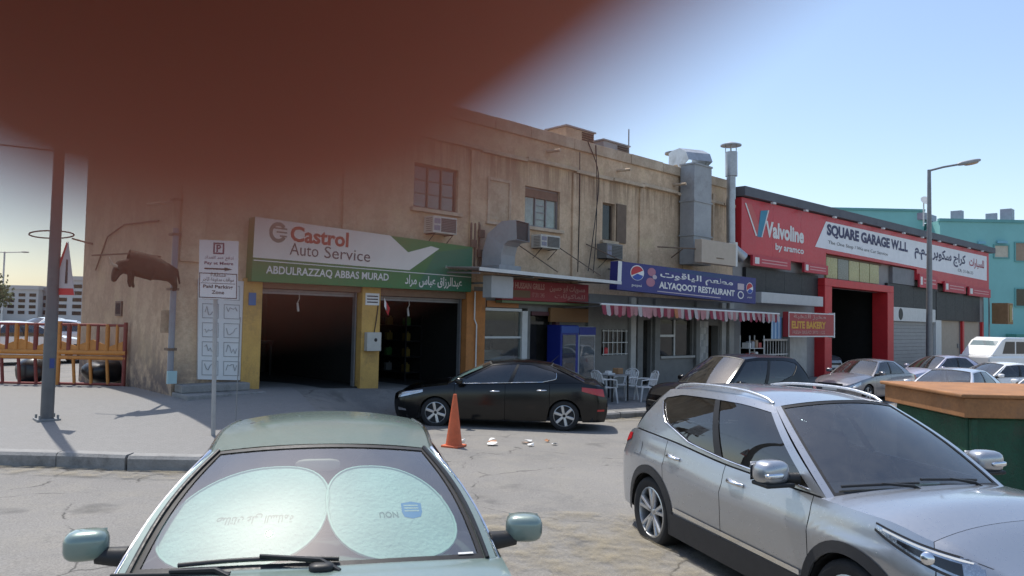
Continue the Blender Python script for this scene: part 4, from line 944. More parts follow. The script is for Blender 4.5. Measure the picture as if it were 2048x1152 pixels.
# parking sign on its leaning pole
pz = pave_z(-2.41, -3.76)
ps = thing('parking_sign', 'white pay parking sign with black arrow on a leaning grey pole', 'sign', (-2.41, -3.76, pz))
bse, tp = Vector((-2.41, -3.76, pz)), Vector((-2.44, -3.68, 3.3))
MB().tube([bse - Vector((0, 0, .1)), tp - Vector((0, 0, .02))], .034, 12).build('pole', mat('galvanised_pole', (.36, .36, .36), .5, metal=.4, var=.2, scale=6), ps, smooth=60)
rt = Vector((.735, -.678, -.02)).normalized(); upv = Vector((-.01, .02, 1)).normalized(); nr = rt.cross(upv)
c0 = Vector((-2.45, -3.71, 2.855)) + nr * .045 + rt * .06
P = lambda u, v, o=0.0: c0 + rt * (u - .5) * .62 + upv * (.5 - v) * .94 + nr * o
c = [P(0, 0), P(1, 0), P(1, 1), P(0, 1)]; MB().add(c + [p - nr * .012 for p in c], [(0, 1, 2, 3), (7, 6, 5, 4), (0, 4, 5, 1), (1, 5, 6, 2), (2, 6, 7, 3), (3, 7, 4, 0)]).build('panel', flat('parking_sign_white', (.74, .72, .72)), ps)
for z in (2.55, 3.15): MB().box(-.06, .06, -.03, .06, -.02, .02, Matrix.Translation(Vector((-2.44, -3.70, z))) @ Matrix.Rotation(R(-43), 4, 'Z')).build('clamp', M_GREY, ps)
I_PURP, I_BLK = flat('plum_print', (.1, .035, .09)), flat('black_print', (.03, .03, .032))
def fframe(P, u0, u1, v0, v1, tu, tv, m, par, nm, o=.003):
    q = MB()
    for a, b, c2, d2 in ((u0, u1, v0, v0 + tv), (u0, u1, v1 - tv, v1), (u0, u0 + tu, v0 + tv, v1 - tv), (u1 - tu, u1, v0 + tv, v1 - tv)): q.add([P(a, c2, o), P(b, c2, o), P(b, d2, o), P(a, d2, o)], [(0, 1, 2, 3)])
    return q.build(nm, m, par)
fframe(P, .36, .64, .04, .235, .04, .026, I_PURP, ps, 'parking_frame'); ftext(P, 'P', .44, .56, .075, .2, I_PURP, ps, .003, bold=.03)
ftext(P, arabic('ادفع عند العداد'), .14, .88, .265, .345, I_PURP, ps, .003); ftext(P, 'Pay at Metre', .14, .88, .365, .43, I_PURP, ps, .003, bold=.02)
fpoly(P, [(.14, .475), (.66, .475), (.66, .455), (.86, .488), (.66, .521), (.66, .501), (.14, .501)], I_BLK, ps, 'arrow', .003)
ftext(P, arabic('منطقة'), .3, .7, .545, .615, I_BLK, ps, .003); ftext(P, arabic('مواقف مدفوعة الاجر'), .1, .9, .63, .715, I_BLK, ps, .003); fpoly(P, [(.06, .73), (.94, .73), (.94, .738), (.06, .738)], I_BLK, ps, 'rule', .003)
ftext(P, 'Paid Parking', .12, .88, .76, .835, I_BLK, ps, .003, bold=.02); ftext(P, 'Zone', .34, .66, .855, .915, I_BLK, ps, .003, bold=.02)
fframe(P, .015, .985, .56, .985, .02, .014, I_BLK, ps, 'lower_frame')
rod = MB().tube([(-1.81, -3.21, pave_z(-1.81, -3.21) - .05), (-1.78, -3.17, 2.1)], .008, 6).build('steel_rod', M_GREY); tag(rod, 'thin upright steel rod right of the parking sign pole', 'rod')
# small blue plate and notices on the pillars
o = bx('number_plate_sign', flat('blue_enamel', (.02, .14, .32)), None, -.26, -.1, -.118, -.1, 2.35, 2.62); tag(o, 'small blue plate on the ochre pillar left of the workshop', 'sign')
no = thing('notice', 'white notice with black lines high on the pillar between the openings', 'notice', (2.85, -.12, 2.5))
P = face((2.66, -.115, 2.73), (3.05, -.115, 2.73), (2.66, -.115, 2.44), (3.05, -.115, 2.44))
bx('sheet', M_WHITE, no, 2.66, 3.05, -.113, -.1, 2.44, 2.73)
for k in range(3): fpoly(P, [(.1, .2 + .25 * k), (.9, .2 + .25 * k), (.9, .3 + .25 * k), (.1, .3 + .25 * k)], I_BLK, no, 'line', .003)
eb = thing('meter_box', 'pale meter box on the pillar between the two openings', 'box', (2.85, -.2, 1.3))
bx('case', mat('pale_grey_box', (.5, .48, .43), .6, var=.15, scale=4), eb, 2.66, 3.06, -.24, -.1, 1.33, 1.78, .012); q = MB(); q.lathe([(0, -.006), (.04, -.006), (.045, 0)], (2.9, -.241, 1.6), 'y', 16); q.build('dial', M_BLACK, eb)
MB().tube([(2.92, -.13, 1.78), (2.98, -.12, 2.1), (3.02, -.12, 2.44)], .012, 6).build('conduit', M_BLACK, eb)
fl = thing('hanging_flag', 'small red and white flag hanging at the second opening', 'flag', (3.2, -.1, 2.3))
MB().tube([(3.14, -.16, 2.66), (3.24, -.2, 2.3)], .01, 6).build('stick', M_WOOD, fl); MB().add([(3.16, -.17, 2.62), (3.32, -.18, 2.38), (3.3, -.15, 2.2), (3.2, -.19, 2.3)], [(0, 1, 2, 3)]).build('cloth', flat('flag_red', (.5, .02, .03)), fl, solid=.006)
MB().add([(3.15, -.18, 2.64), (3.2, -.2, 2.5), (3.2, -.2, 2.32), (3.15, -.19, 2.42)], [(0, 1, 2, 3)]).build('cloth_hoist', M_WHITE, fl, solid=.006)
# workshop contents
random.seed(5)
sr = thing('storage_rack', 'steel rack of oil jugs against the right wall of the workshop', 'rack', (5.7, 1.6, .33))
for z in (.55, 1.0, 1.45, 1.9): bx('shelf', M_BLACK, sr, 5.45, 6.05, 2.1, 4.4, z, z + .03)
for x, y in ((5.47, 2.12), (5.47, 4.38), (6.03, 2.12), (6.03, 4.38)): bx('post', M_BLACK, sr, x - .02, x + .02, y - .02, y + .02, .33, 2.2)
jm = [flat('yellow_jug', (.16, .11, .02)), flat('green_jug', (.04, .12, .03)), flat('grey_jug', (.15, .15, .15)), flat('red_jug', (.15, .03, .02))]
proto = {}
JN = {0: 'yellow', 1: 'green', 2: 'grey', 3: 'red'}
for si, (z, sh_n) in enumerate(((.58, 'lowest'), (1.03, 'second'), (1.48, 'third'), (1.93, 'top'))):
    for k, pos in enumerate(('nearest the street', 'middle of three', 'farthest inside')):
        ci = (0, 2, 0, 0, 1, 3, 0, 0, 2, 1, 0, 3)[si * 3 + k]
        if ci not in proto:
            q = MB().box(-.1, .1, -.07, .07, 0, .22); q.lathe([(.03, .2), (.03, .27), (.0, .27)], (0.05, 0, 0), 'z', 8); j = q.build('oil_jug', jm[ci], bevel=.015); proto[ci] = j
        else: j = proto[ci].copy(); COL.objects.link(j)
        j.location = (5.62, 2.3 + k * .9, z + .002); tag(j, '%s oil jug on the %s shelf of the workshop rack, %s' % (JN[ci], sh_n, pos), 'jug', 'oil jugs on the workshop rack')
wb = thing('workbench', 'dark steel workbench at the back of the left workshop', 'workbench', (1.3, 4.8, .47))
bx('top', M_BLACK, wb, .3, 2.5, 4.3, 5.2, 1.35, 1.42)
for x in (.35, 2.42): bx('leg', M_BLACK, wb, x, x + .06, 4.35, 4.41, .47, 1.35)
for i, (x, z0, z1, y) in enumerate(((1.33, 2.35, 2.75, .7), (4.45, 2.3, 2.68, .6))):
    t_ = thing('hanging_lead', 'dangling work lamp lead in the %s workshop opening' % ('left', 'right')[i], 'lead', (x, y, z0), 0, 'work lamp leads')
    MB().tube([(x, y, z1), (x + .02, y, (z0 + z1) / 2), (x - .03, y, z0 + .1)], .012, 6).build('cable', M_ALU, t_); MB().tube([(x - .03, y, z0 + .1), (x - .0, y, z0 - .1)], [.025, .03], 8).build('lamp', M_ALU, t_)
# window air conditioners
def aircon(x0, x1, z0, z1, label, out=.42, m=None):
    a = thing('air_conditioner', label, 'air conditioner', (x0, 0, z0), 0, 'window air conditioners')
    m = m or mat('yellowed_white_casing', (.58, .55, .48), .5, var=.15, scale=5, dirt=(.33, .29, .22))
    bx('casing', m, a, x0, x1, -out, -.002, z0, z1, .012)
    q = MB(); xa = lerp(x0, x1, .3)
    for k in range(9): zz = lerp(z0 + .05, z1 - .05, k / 8); q.box(xa + .03, x1 - .04, -out - .012, -out - .001, zz - .008, zz + .008)
    g_ = q.build('grille', mat('grey_fin', (.22, .21, .19), .6, var=.2), a); g_['kind'] = 'stuff'
    bx('intake', mat('ac_dark', (.09, .085, .08), .7, var=.2), a, xa + .02, x1 - .03, -out - .0006, -out + .01, z0 + .04, z1 - .04)
    for k in range(2):
        for j in range(2): bx('vent', mat('vent_violet_grey', (.24, .23, .28), .6, var=.2), a, lerp(x0, xa, .12 + .44 * k), lerp(x0, xa, .5 + .44 * k), -out - .008, -out + .01, lerp(z0, z1, .15 + .4 * j), lerp(z0, z1, .45 + .4 * j))
    q = MB()
    for k in range(7): zz = lerp(z0 + .06, z1 - .06, k / 6); q.box(x0 - .008, x0 + .001, -out + .05, -.12, zz - .01, zz + .01)
    q.build('side_louvre', mat('grey_fin', (.22, .21, .19), .6, var=.2), a)['kind'] = 'stuff'
    for x in (x0 + .08, x1 - .1):
        MB().tube([(x, -out + .03, z0 - .012), (x, -.01, z0 - .012)], .012, 6).tube([(x, -out + .05, z0 - .02), (x, -.01, z0 - .3)], .01, 6).build('bracket', M_BLACK, a)
aircon(4.42, 5.2, 4.35, 4.79, 'boxy white window air conditioner just above the green sign')
aircon(8.38, 9.2, 4.29, 4.68, 'white window air conditioner below the white-curtained window')
aircon(11.4, 12.22, 4.2, 4.68, 'dark fronted window air conditioner above the left end of the blue sign', .42, mat('dirty_casing', (.2, .19, .18), .6, var=.3, scale=5))
# rooftop units, mast, spouts
for x0, x1, z1, lb in ((10.6, 12.0, 8.5, 'beige rooftop cooler nearest the dangling cables'), (12.5, 13.9, 8.38, 'grey rooftop cooler beside the antenna mast')):
    a = thing('rooftop_cooler', lb, 'cooler', (x0, 1, 7.2), 0, 'coolers on the old roof')
    bx('casing', M_TRIM if x0 < 11 else M_STEEL2, a, x0, x1, .7, 1.6, 7.21, z1, .02); bx('lid', M_STEEL2, a, x0 - .05, x1 + .05, .65, 1.65, z1 + .001, z1 + .05)
    for k in range(4): bx('louvre', mat('cooler_dark', (.07, .06, .05), .8, var=.3), a, lerp(x0, x1, .55), x1 - .06, .66, .699, z1 - .32 + .075 * k, z1 - .28 + .075 * k)
mast = MB().tube([(14.3, 1, 7.2), (14.28, 1, 9.15)], .025, 6).build('antenna_mast', M_GREY); tag(mast, 'thin bare antenna mast on the old roof', 'mast')
for x, z in ((9.0, 7.28), (12.4, 7.22), (15.65, 7.2), (2.6, 7.3)):
    o = MB().tube([(x, .1, z), (x, -.55, z - .03)], .05, 10).build('drain_spout', M_TRIM, bA, smooth=60)
# loose cables down the wall
for pts, lb in ((((10.75, -.1, 7.9), (11.25, -.15, 6.9), (11.15, -.12, 5.4), (10.85, -.12, 3.75)), 'black cable sagging down the wall, left of two'), (((11.15, -.1, 7.85), (11.22, -.12, 6.4), (11.2, -.12, 4.9), (11.1, -.12, 3.7)), 'black cable hanging straight down the wall, right of two'), (((10.4, -.08, 7.5), (10.42, -.09, 5.6), (10.4, -.08, 3.7)), 'thin brown cable left of the two black cables')):
    cc = [Vector(p) for p in pts]; sm = []
    for i in range(len(cc) - 1):
        for k in range(6):
            t = k / 6; a, b = cc[max(0, i - 1)], cc[min(len(cc) - 1, i + 2)]
            sm.append(cc[i] * (2 * t**3 - 3 * t * t + 1) + (cc[i + 1] - a) * .5 * (t**3 - 2 * t * t + t) + cc[i + 1] * (-2 * t**3 + 3 * t * t) + (b - cc[i]) * .5 * (t**3 - t * t))
    tag(MB().tube(sm + [cc[-1]], .016, 6).build('wall_cable', M_BLACK, smooth=60), lb, 'cable', 'cables down the old wall')
# conduits and boxes right of the green sign
cp = thing('conduit_cluster', 'rusty conduits and junction boxes right of the green sign', 'conduit', (6.1, -.1, 3.7))
M_RUST = mat('rusty_conduit', (.17, .12, .085), .8, var=.4, scale=6)
for x in (5.98, 6.12, 6.28): MB().tube([(x, -.08, 3.5), (x, -.08, 4.75), (x + .03, -.02, 4.82)], .03, 8).build('conduit', M_RUST, cp, smooth=60)
for x, z in ((5.92, 4.1), (6.2, 4.4), (6.18, 3.85)): bx('junction_box', M_RUST, cp, x, x + .2, -.18, -.1, z, z + .22, .01)
MB().tube([(6.2, -.14, .6), (6.2, -.14, 2.0), (6.12, -.14, 2.15), (6.12, -.14, 2.9)], .02, 8).build('water_pipe', M_WHITE, cp, smooth=60)
# metal canopy over the first eating place
cn = thing('metal_canopy', 'corrugated grey metal canopy above the red eatery sign', 'canopy', (7.5, -.8, 3.2))
q = MB(); nn = 60
q.grid(lambda i, j: Vector((lerp(4.95, 10.6, i), lerp(-.02, -1.62, j), lerp(3.50 - .05 * i, 3.44 - .08 * i, j) + .018 * math.cos(i * nn * math.pi))), nn, 2); q.build('sheet', M_STEEL2, cn, solid=.006, smooth=40)
bx('front_edge', M_ALU, cn, 4.95, 10.6, -1.66, -1.625, 3.36, 3.45, M=Matrix.Translation((4.95, 0, 3.4)) @ Matrix.Rotation(R(.75), 4, 'Y') @ Matrix.Translation((-4.95, 0, -3.4)))
for x in (5.0, 6.9, 8.7, 10.5): MB().tube([(x, -.03, 3.38), (x, -1.6, 3.3)], .02, 6).build('rafter', M_GREY, cn)
for x in (7.9, 9.75, 11.6): MB().tube([(x - .75, -.02, 4.62), (x, -1.55 if x < 11 else -1.1, 3.5 if x < 11 else 4.0)], .018, 6).build('stay_rod', M_RUST, cn)
# curved exhaust duct
ex = thing('exhaust_duct', 'grey curved exhaust duct with dark open mouth above the canopy', 'duct', (6.9, -.5, 3.6))
path = [Vector((6.62, -.5, 3.5)), Vector((6.64, -.5, 3.95)), Vector((6.69, -.58, 4.32)), Vector((6.77, -.85, 4.54)), Vector((6.87, -1.2, 4.56))]
wdt = [.42, .42, .42, .4, .36]
def sweep(q, path, half, n=Vector((0, 1, 0)), hw=.36):
    rings = []
    for i, p in enumerate(path):
        d = (path[min(i + 1, len(path) - 1)] - path[max(i - 1, 0)]).normalized(); b = d.cross(n).normalized()
        rings += [p + b * half[i] + n * hw, p - b * half[i] + n * hw, p - b * half[i] - n * hw, p + b * half[i] - n * hw]
    return q.add(rings, [(4 * i + k, 4 * i + (k + 1) % 4, 4 * i + 4 + (k + 1) % 4, 4 * i + 4 + k) for i in range(len(path) - 1) for k in range(4)])
NX = Vector((.96, .27, 0)).normalized(); sweep(MB(), path, [w * .72 for w in wdt], NX, .36).build('duct_body', M_STEEL2, ex, solid=.012)
e = path[-1]; dd = Vector((.27, -.96, 0)).normalized(); q = MB(); q.add([e - dd * .05 + NX * a_ + Vector((0, 0, b_)) for a_, b_ in ((-.34, -.24), (.34, -.24), (.34, .24), (-.34, .24))], [(0, 1, 2, 3)]); q.build('dark_mouth', M_BLACK, ex)
bx('base_skirt', M_STEEL2, ex, 6.2, 7.02, -1.0, -.25, 3.45, 3.62, .01)
wbx = thing('sign_lightbox', 'blank white light box under the left end of the canopy', 'light box', (6.2, -1, 2.75)); bx('case', mat('dull_white_box', (.42, .42, .43), .5, var=.12), wbx, 5.72, 6.5, -1.25, -.9, 2.72, 3.3, .015); bx('bracket', M_GREY, wbx, 5.95, 6.0, -.9, -.1, 3.1, 3.15)
# red eatery sign
rs = thing('shop_sign', 'dull red eatery sign with faded lettering under the metal canopy', 'sign', (8.8, -.3, 2.7))
bx('sign_box', flat('eatery_red', (.28, .025, .03)), rs, 6.98, 10.68, -.3, -.02, 2.71, 3.3, .01)
P = face((6.98, -.301, 3.3), (10.68, -.301, 3.3), (6.98, -.301, 2.71), (10.68, -.301, 2.71))
I_FADE = flat('faded_pink_lettering', (.5, .25, .22)); I_YELL = flat('mustard_lettering', (.32, .2, .08))
ftext(P, 'ABU HUSSAIN GRILLS', .03, .46, .12, .42, I_FADE, rs, .004, bold=.03); fpoly(P, [(.02, .5), (.3, .5), (.3, .85), (.02, .85)], flat('sign_photo', (.16, .09, .045)), rs, 'printed_photo', .003); ftext(P, '17 311 245', .32, .46, .58, .8, I_FADE, rs, .004)
ftext(P, arabic('مشويات ابو حسين'.replace('ش', 'س')), .52, .95, .12, .5, I_FADE, rs, .004, bold=.02); ftext(P, arabic('للماكولات'), .58, .95, .56, .85, I_FADE, rs, .004)
bx('lower_rail', mat('green_rail', (.16, .2, .1), .6, var=.2), rs, 6.98, 10.68, -.31, -.05, 2.63, 2.70)
# shop front glazing, door and fridge
sf = thing('shop_window', 'glazed eatery window with pale mullion beside dark doorway', 'window', (7.4, .1, 1))
bx('mullion', M_ALU, sf, 8.06, 8.28, -.03, .12, .1, 2.42); bx('top_rail', M_ALU, sf, 6.64, 8.06, 0, .1, 2.4, 2.48); bx('transom', M_ALU, sf, 6.64, 8.06, 0.02, .1, 1.62, 1.68); bx('pane', G_CLEAR, sf, 6.64, 8.06, .05, .06, 1.69, 2.39); bx('lower_pane', G_CLEAR, sf, 6.64, 8.06, .05, .06, 1.02, 1.61)
bx('poster', flat('orange_poster', (.4, .16, .05)), sf, 6.66, 7.9, -.03, -.004, 2.5, 2.68)
sv = thing('serving_counter', 'steel serving counter behind the eatery window', 'counter', (7.4, 1, .1)); bx('body', M_STEEL2, sv, 6.7, 8.1, .9, 1.5, .101, 1.2); bx('top', M_STEEL, sv, 6.65, 8.15, .85, 1.55, 1.2, 1.25); bx('oven', M_BLACK, sv, 7.05, 7.8, .95, 1.4, 1.251, 1.7, .02)
dr = thing('shop_door', 'dark brown door frame of the eatery', 'door', (8.95, .1, .12)); bx('frame_post', flat('plum_frame', (.09, .03, .035)), dr, 9.45, 9.62, -.06, .1, .12, 2.5); bx('frame_head', flat('plum_frame', (.09, .03, .035)), dr, 8.42, 9.45, -.06, .1, 2.3, 2.42); bx('leaf', G_DARK, dr, 8.45, 9.44, .2, .215, .13, 2.28)
M_PB = flat('pepsi_blue', (.012, .025, .22))
fr_ = thing('drinks_fridge', 'blue drinks fridge with glass door beside the eatery doorway', 'fridge', (9.5, -.5, .15), 0, 'drinks fridges outside the eatery')
bx('cabinet', M_PB, fr_, 9.12, 9.92, -.58, -.02, .14, 2.03, .02); bx('glass_door', glass('fridge_glass', (.55, .6, .65), .02, 1, .1), fr_, 9.2, 9.78, -.6, -.585, .4, 1.75); bx('header', flat('fridge_header', (.02, .07, .3)), fr_, 9.13, 9.91, -.605, -.582, 1.8, 2.0)
bx('interior', flat('fridge_pale', (.3, .31, .3)), fr_, 9.22, 9.76, -.583, -.5801, 1.2, 1.72); bx('label_band', flat('fridge_red', (.3, .03, .06)), fr_, 9.3, 9.7, -.584, -.5802, .5, .9)
f2 = thing('drinks_fridge', 'tall pale glass fronted fridge right of the blue fridge', 'fridge', (10.3, -.4, .1), 0, 'drinks fridges outside the eatery')
bx('cabinet', mat('fridge_grey', (.42, .43, .44), .4, var=.1), f2, 9.98, 10.78, -.52, -.02, .1, 2.0, .02); bx('glass_door', glass('fridge_glass', (.55, .6, .65), .02, 1, .1), f2, 10.04, 10.72, -.545, -.525, .3, 1.7); bx('header', M_PB, f2, 9.99, 10.77, -.545, -.522, 1.74, 1.98)
for k in range(4): bx('shelf', flat('fridge_stock', (.55, .55, .56)), f2, 10.08, 10.68, -.524, -.5205, .4 + .33 * k, .58 + .33 * k)
bx('canopy_fascia', flat('ochre_fascia', (.22, .11, .04)), fr_, 9.15, 10.9, -.12, -.022, 2.12, 2.55)
# barred window, pillars, door of the second eating place
bw = thing('barred_window', 'dark window with white bars in the grey eatery wall', 'window', (12.3, 0, 1.06))
for k in range(6): bx('bar', M_ALU, bw, 11.78 + .235 * k, 11.8 + .235 * k, -.035, -.015, 1.06, 1.9)
for z in (1.1, 1.48, 1.86): bx('cross_bar', M_ALU, bw, 11.7, 13.03, -.052, -.036, z - .012, z + .012)
bx('pane', G_DARK, bw, 11.7, 13.03, .1, .11, 1.06, 1.9); q = MB(); blob(q, (11.95, .02, 1.2), (.12, .06, .12), .8); q.build('red_bag', M_REDP, bw, smooth=60)
for xa, xb, m in ((10.9, 11.15, M_GREYW), (13.12, 13.4, M_TILE), (13.5, 13.8, M_GREYW), (14.5, 14.8, M_GREYW), (17.1, 17.35, M_GREYW), (18.9, 19.2, M_TILE), (19.45, 19.8, M_TILE)): bx('pillar', m, bA, xa, xb, -.12, -.002, -.2, 3.0, .01)
w2 = thing('shop_window', 'dark two light window of the second eatery behind the black car', 'window', (16, 0, 1)); bx('pane', G_DARK, w2, 14.95, 15.9, .1, .11, .98, 2.28); bx('side_pane', G_DARK, w2, 15.96, 17.0, .1, .11, .98, 2.28); bx('mullion', M_ALU, w2, 15.9, 15.96, .05, .15, .98, 2.28); bx('transom', M_ALU, w2, 14.95, 15.9, .04, .12, 1.66, 1.74); bx('sill', M_TILE, w2, 14.9, 17.05, -.1, .05, .9, .975)
bx('door_leaf', G_DARK, bA, 13.86, 14.39, .15, .17, .05, 2.24)
tp_ = thing('tile_panel', 'patterned grey tiled panel beside the second eatery window', 'panel', (17.7, 0, .1))
for i in range(4):
    for j in range(9): bx('tile', [M_TILE, mat('tile_dark', (.3, .3, .3), .4, var=.3, scale=9), mat('tile_mid', (.45, .44, .43), .4, var=.4, scale=9)][(i * 5 + j * 7) % 3], tp_, 17.4 + .165 * i, 17.56 + .165 * i, -.03, -.003, .1 + .24 * j, .335 + .24 * j)
# blue restaurant sign
rs = thing('shop_sign', 'dark blue restaurant sign with round red and blue marks and white lettering', 'sign', (15.2, -1.1, 2.95))
P = face((11.0, -1.2, 4.04), (19.5, -1.2, 3.96), (10.96, -1.2, 3.16), (19.5, -1.2, 2.97))
c = [P(0, 0), P(1, 0), P(1, 1), P(0, 1)]; MB().add(c + [p + Vector((0, .3, 0)) for p in c], [(0, 1, 2, 3), (7, 6, 5, 4), (0, 4, 5, 1), (1, 5, 6, 2), (2, 6, 7, 3), (3, 7, 4, 0)]).build('sign_box', flat('restaurant_blue', (.03, .032, .17)), rs)
q = MB(); q.add([p + Vector((0, -.004, 0)) for p in (P(0, 0), P(.022, 0), P(.022, .78), P(0, .78))], [(0, 1, 2, 3)]); q.build('white_end', M_WHITE, rs)
fpoly(P, [(.3, .02), (.86, .02), (.86, .2), (.3, .14)], flat('lighter_blue_band', (.02, .05, .15)), rs, 'band', .003)
def ball(u, v, ru, rv, par):
    fdisc(P, u, v, ru, rv, M_WHITE, par, 'round_mark', .006)
    fdisc(P, u, v + rv * .02, ru * .9, rv * .9, flat('mark_red', (.5, .03, .04)), par, 'round_mark_red', .009, 25, 205); fdisc(P, u, v + rv * .1, ru * .88, rv * .85, flat('mark_blue', (.02, .07, .35)), par, 'round_mark_blue', .009, 215, 345)
ball(.115, .34, .042, .27, rs); ball(.945, .42, .03, .22, rs)
ftext(P, 'pepsi', .085, .145, .74, .86, I_WHITE, rs, .008); ftext(P, 'pepsi', .925, .965, .74, .82, I_WHITE, rs, .008)
I_PINK = flat('pink_print', (.4, .16, .22))
fdisc(P, .205, .25, .026, .15, I_PINK, rs, 'pink_flower', .007); fdisc(P, .2, .62, .028, .16, I_PINK, rs, 'pink_flower', .007); fdisc(P, .225, .42, .014, .08, flat('pale_print', (.5, .42, .45)), rs, 'pale_petal', .009)
ftext(P, arabic('مطعم الياقوت'), .26, .8, .16, .5, I_WHITE, rs, .008, bold=.02); ftext(P, 'ALYAQOOT RESTAURANT', .255, .815, .55, .84, I_WHITE, rs, .008, bold=.035)
fpoly(P, [(.245, .9), (.7, .9), (.7, .93), (.245, .93)], flat('pale_print', (.5, .42, .45)), rs, 'small_print', .006)
fpoly(P, [(.84, .28), (.895, .28), (.895, .52), (.84, .52)], flat('pale_print', (.5, .42, .45)), rs, 'crest_tile', .006); fdisc(P, .867, .72, .026, .15, I_WHITE, rs, 'ring_mark', .007, 0, 360, .72)
for x in (12, 15, 18.5): MB().tube([(x, -.01, 3.9), (x, -.92, 3.7)], .025, 6).build('sign_arm', M_GREY, rs)
# striped valance awning
aw = thing('awning', 'low awning with scalloped pink and white valance under the blue sign', 'awning', (15, -.9, 2.3))
MB().grid(lambda i, j: Vector((lerp(9.7, 20.6, i), lerp(-.02, -1.6, j), lerp(2.78, 2.68 - .06 * i, j))), 12, 3).build('canvas', mat('grimy_awning', (.3, .29, .27), .85, var=.3, scale=2), aw, solid=.008)
MB().tube([(9.7, -1.61, 2.67), (20.6, -1.61, 2.61)], .03, 8).build('front_bar', M_WHITE, aw)
vm = [mat('valance_red', (.26, .04, .06), .85, var=.3, scale=3), mat('valance_white', (.45, .39, .37), .85, var=.25, scale=3), mat('valance_orange', (.45, .17, .07), .85, var=.3, scale=3), mat('valance_pink', (.42, .2, .2), .85, var=.3, scale=3)]
random.seed(4)
for k in range(56):
    x0, x1 = 9.72 + k * .194, 9.72 + (k + 1) * .194 - .004; zt = lerp(2.65, 2.59, k / 56); dp = .27 + random.uniform(-.04, .05); sw = random.uniform(-.09, .05)
    pts = [(x0, -1.625, zt), (x1, -1.625, zt)] + [(lerp(x1, x0, j / 4), -1.63 + sw * (1 - .2 * abs(j - 2)), zt - dp - .05 * math.sin(math.pi * j / 4)) for j in range(5)]
    MB().add(pts, [tuple(range(7))]).build('valance_flap', random.choice((vm[0], vm[0], vm[3]) if k % 2 == 0 else (vm[1], vm[1], vm[3], vm[2] if k < 20 else vm[1])), aw, solid=.005)
for x in (9.75, 13.4, 17.0, 20.5): MB().tube([(x, -1.58, 2.62), (x, -.03, 2.55)], .018, 6).build('awning_arm', M_GREY, aw)
# big square ventilation duct with elbow, counterweight box, round chimney
vd = thing('ventilation_duct', 'big square sheet metal kitchen duct climbing over the parapet', 'duct', (16.6, -.6, 4.4))
for i, (z0, z1) in enumerate(((4.3, 5.35), (5.36, 6.6), (6.61, 7.95))): bx('duct_section', M_STEEL2, vd, 15.95, 17.1, -.7, -.1, z0, z1, .01)
for z in (5.355, 6.605, 7.955): bx('flange', M_STEEL2, vd, 15.92, 17.13, -.73, -.07, z - .03, z + .03)
sweep(MB(), [Vector((16.5, -.4, 7.98)), Vector((16.52, -.32, 8.18)), Vector((16.65, -.05, 8.36)), Vector((16.85, .35, 8.38)), Vector((17.0, .6, 8.34))], [.34, .34, .3, .28, .28], Vector((.9, -.42, 0)).normalized(), .5).build('elbow', M_STEEL, vd, solid=.012)
q = MB(); q.tube([(17.0, .9, 7.9), (17.0, .9, 8.5)], .2, 14); q.build('fan_drum', M_STEEL2, vd, smooth=40); q = MB(); q.lathe([(0, .22), (.36, .12), (.36, .06), (0, .06)], (17.0, .9, 8.62), 'z', 16); q.tube([(16.85, .9, 8.5), (16.85, .9, 8.72)], .02, 5); q.tube([(17.15, .9, 8.5), (17.15, .9, 8.72)], .02, 5); q.build('rain_cap', M_GREY, vd)
bb = thing('duct_fan_box', 'beige metal fan box at the foot of the square duct', 'box', (16.8, -1, 4.25)); bx('casing', mat('beige_box', (.47, .39, .31), .6, var=.1, scale=3), bb, 15.45, 17.75, -1.35, -1.05, 4.3, 5.12, .015); bx('handle', M_RUST, bb, 16.4, 16.9, -1.365, -1.351, 4.5, 4.53); bx('side_strip', M_ALU, bb, 17.752, 17.9, -1.33, -1.06, 4.3, 5.2); MB().tube([(13.9, -.6, 4.75), (15.44, -1.1, 4.78)], .025, 6).tube([(14.9, -.95, 4.75), (15.3, -.2, 4.5)], .02, 6).build('support_bar', M_RUST, bb)
ch = thing('chimney_pipe', 'tall round steel chimney with conical cap beside the red building', 'chimney', (18.6, -.6, 4.9))
for z0, z1, r_ in ((5.3, 7.0, .165), (7.0, 7.9, .17), (7.9, 8.85, .23)): MB().tube([(18.75, -.55, z0), (18.75 - .05 * (z1 - z0) / 2, -.55, z1 - .004)], r_, 18).build('pipe_section', M_STEEL, ch, smooth=50)
q = MB(); q.lathe([(0, .16), (.4, .02), (.4, -.02), (0, .02)], (18.7, -.55, 9.1), 'z', 20); q.build('cap', M_STEEL, ch, smooth=40)
for a in range(4): MB().tube([(18.7 + .2 * math.cos(a * 1.57 + .6), -.55 + .2 * math.sin(a * 1.57 + .6), 8.8), (18.7 + .2 * math.cos(a * 1.57 + .6), -.55 + .2 * math.sin(a * 1.57 + .6), 9.12)], .02, 5).build('cap_strut', M_STEEL, ch)
MB().tube([(18.75, -.55, 5.3), (18.95, -.6, 5.05), (19.3, -.75, 4.75)], [.165, .2, .24], 14).build('lower_elbow', M_STEEL, ch, smooth=50)
for x in (17.6, 17.85, 18.2): MB().tube([(x, -.1, 5.3), (x, -.1, 7.2)], .05, 8).build('wall_pipe', M_TRIM, bA, smooth=60)
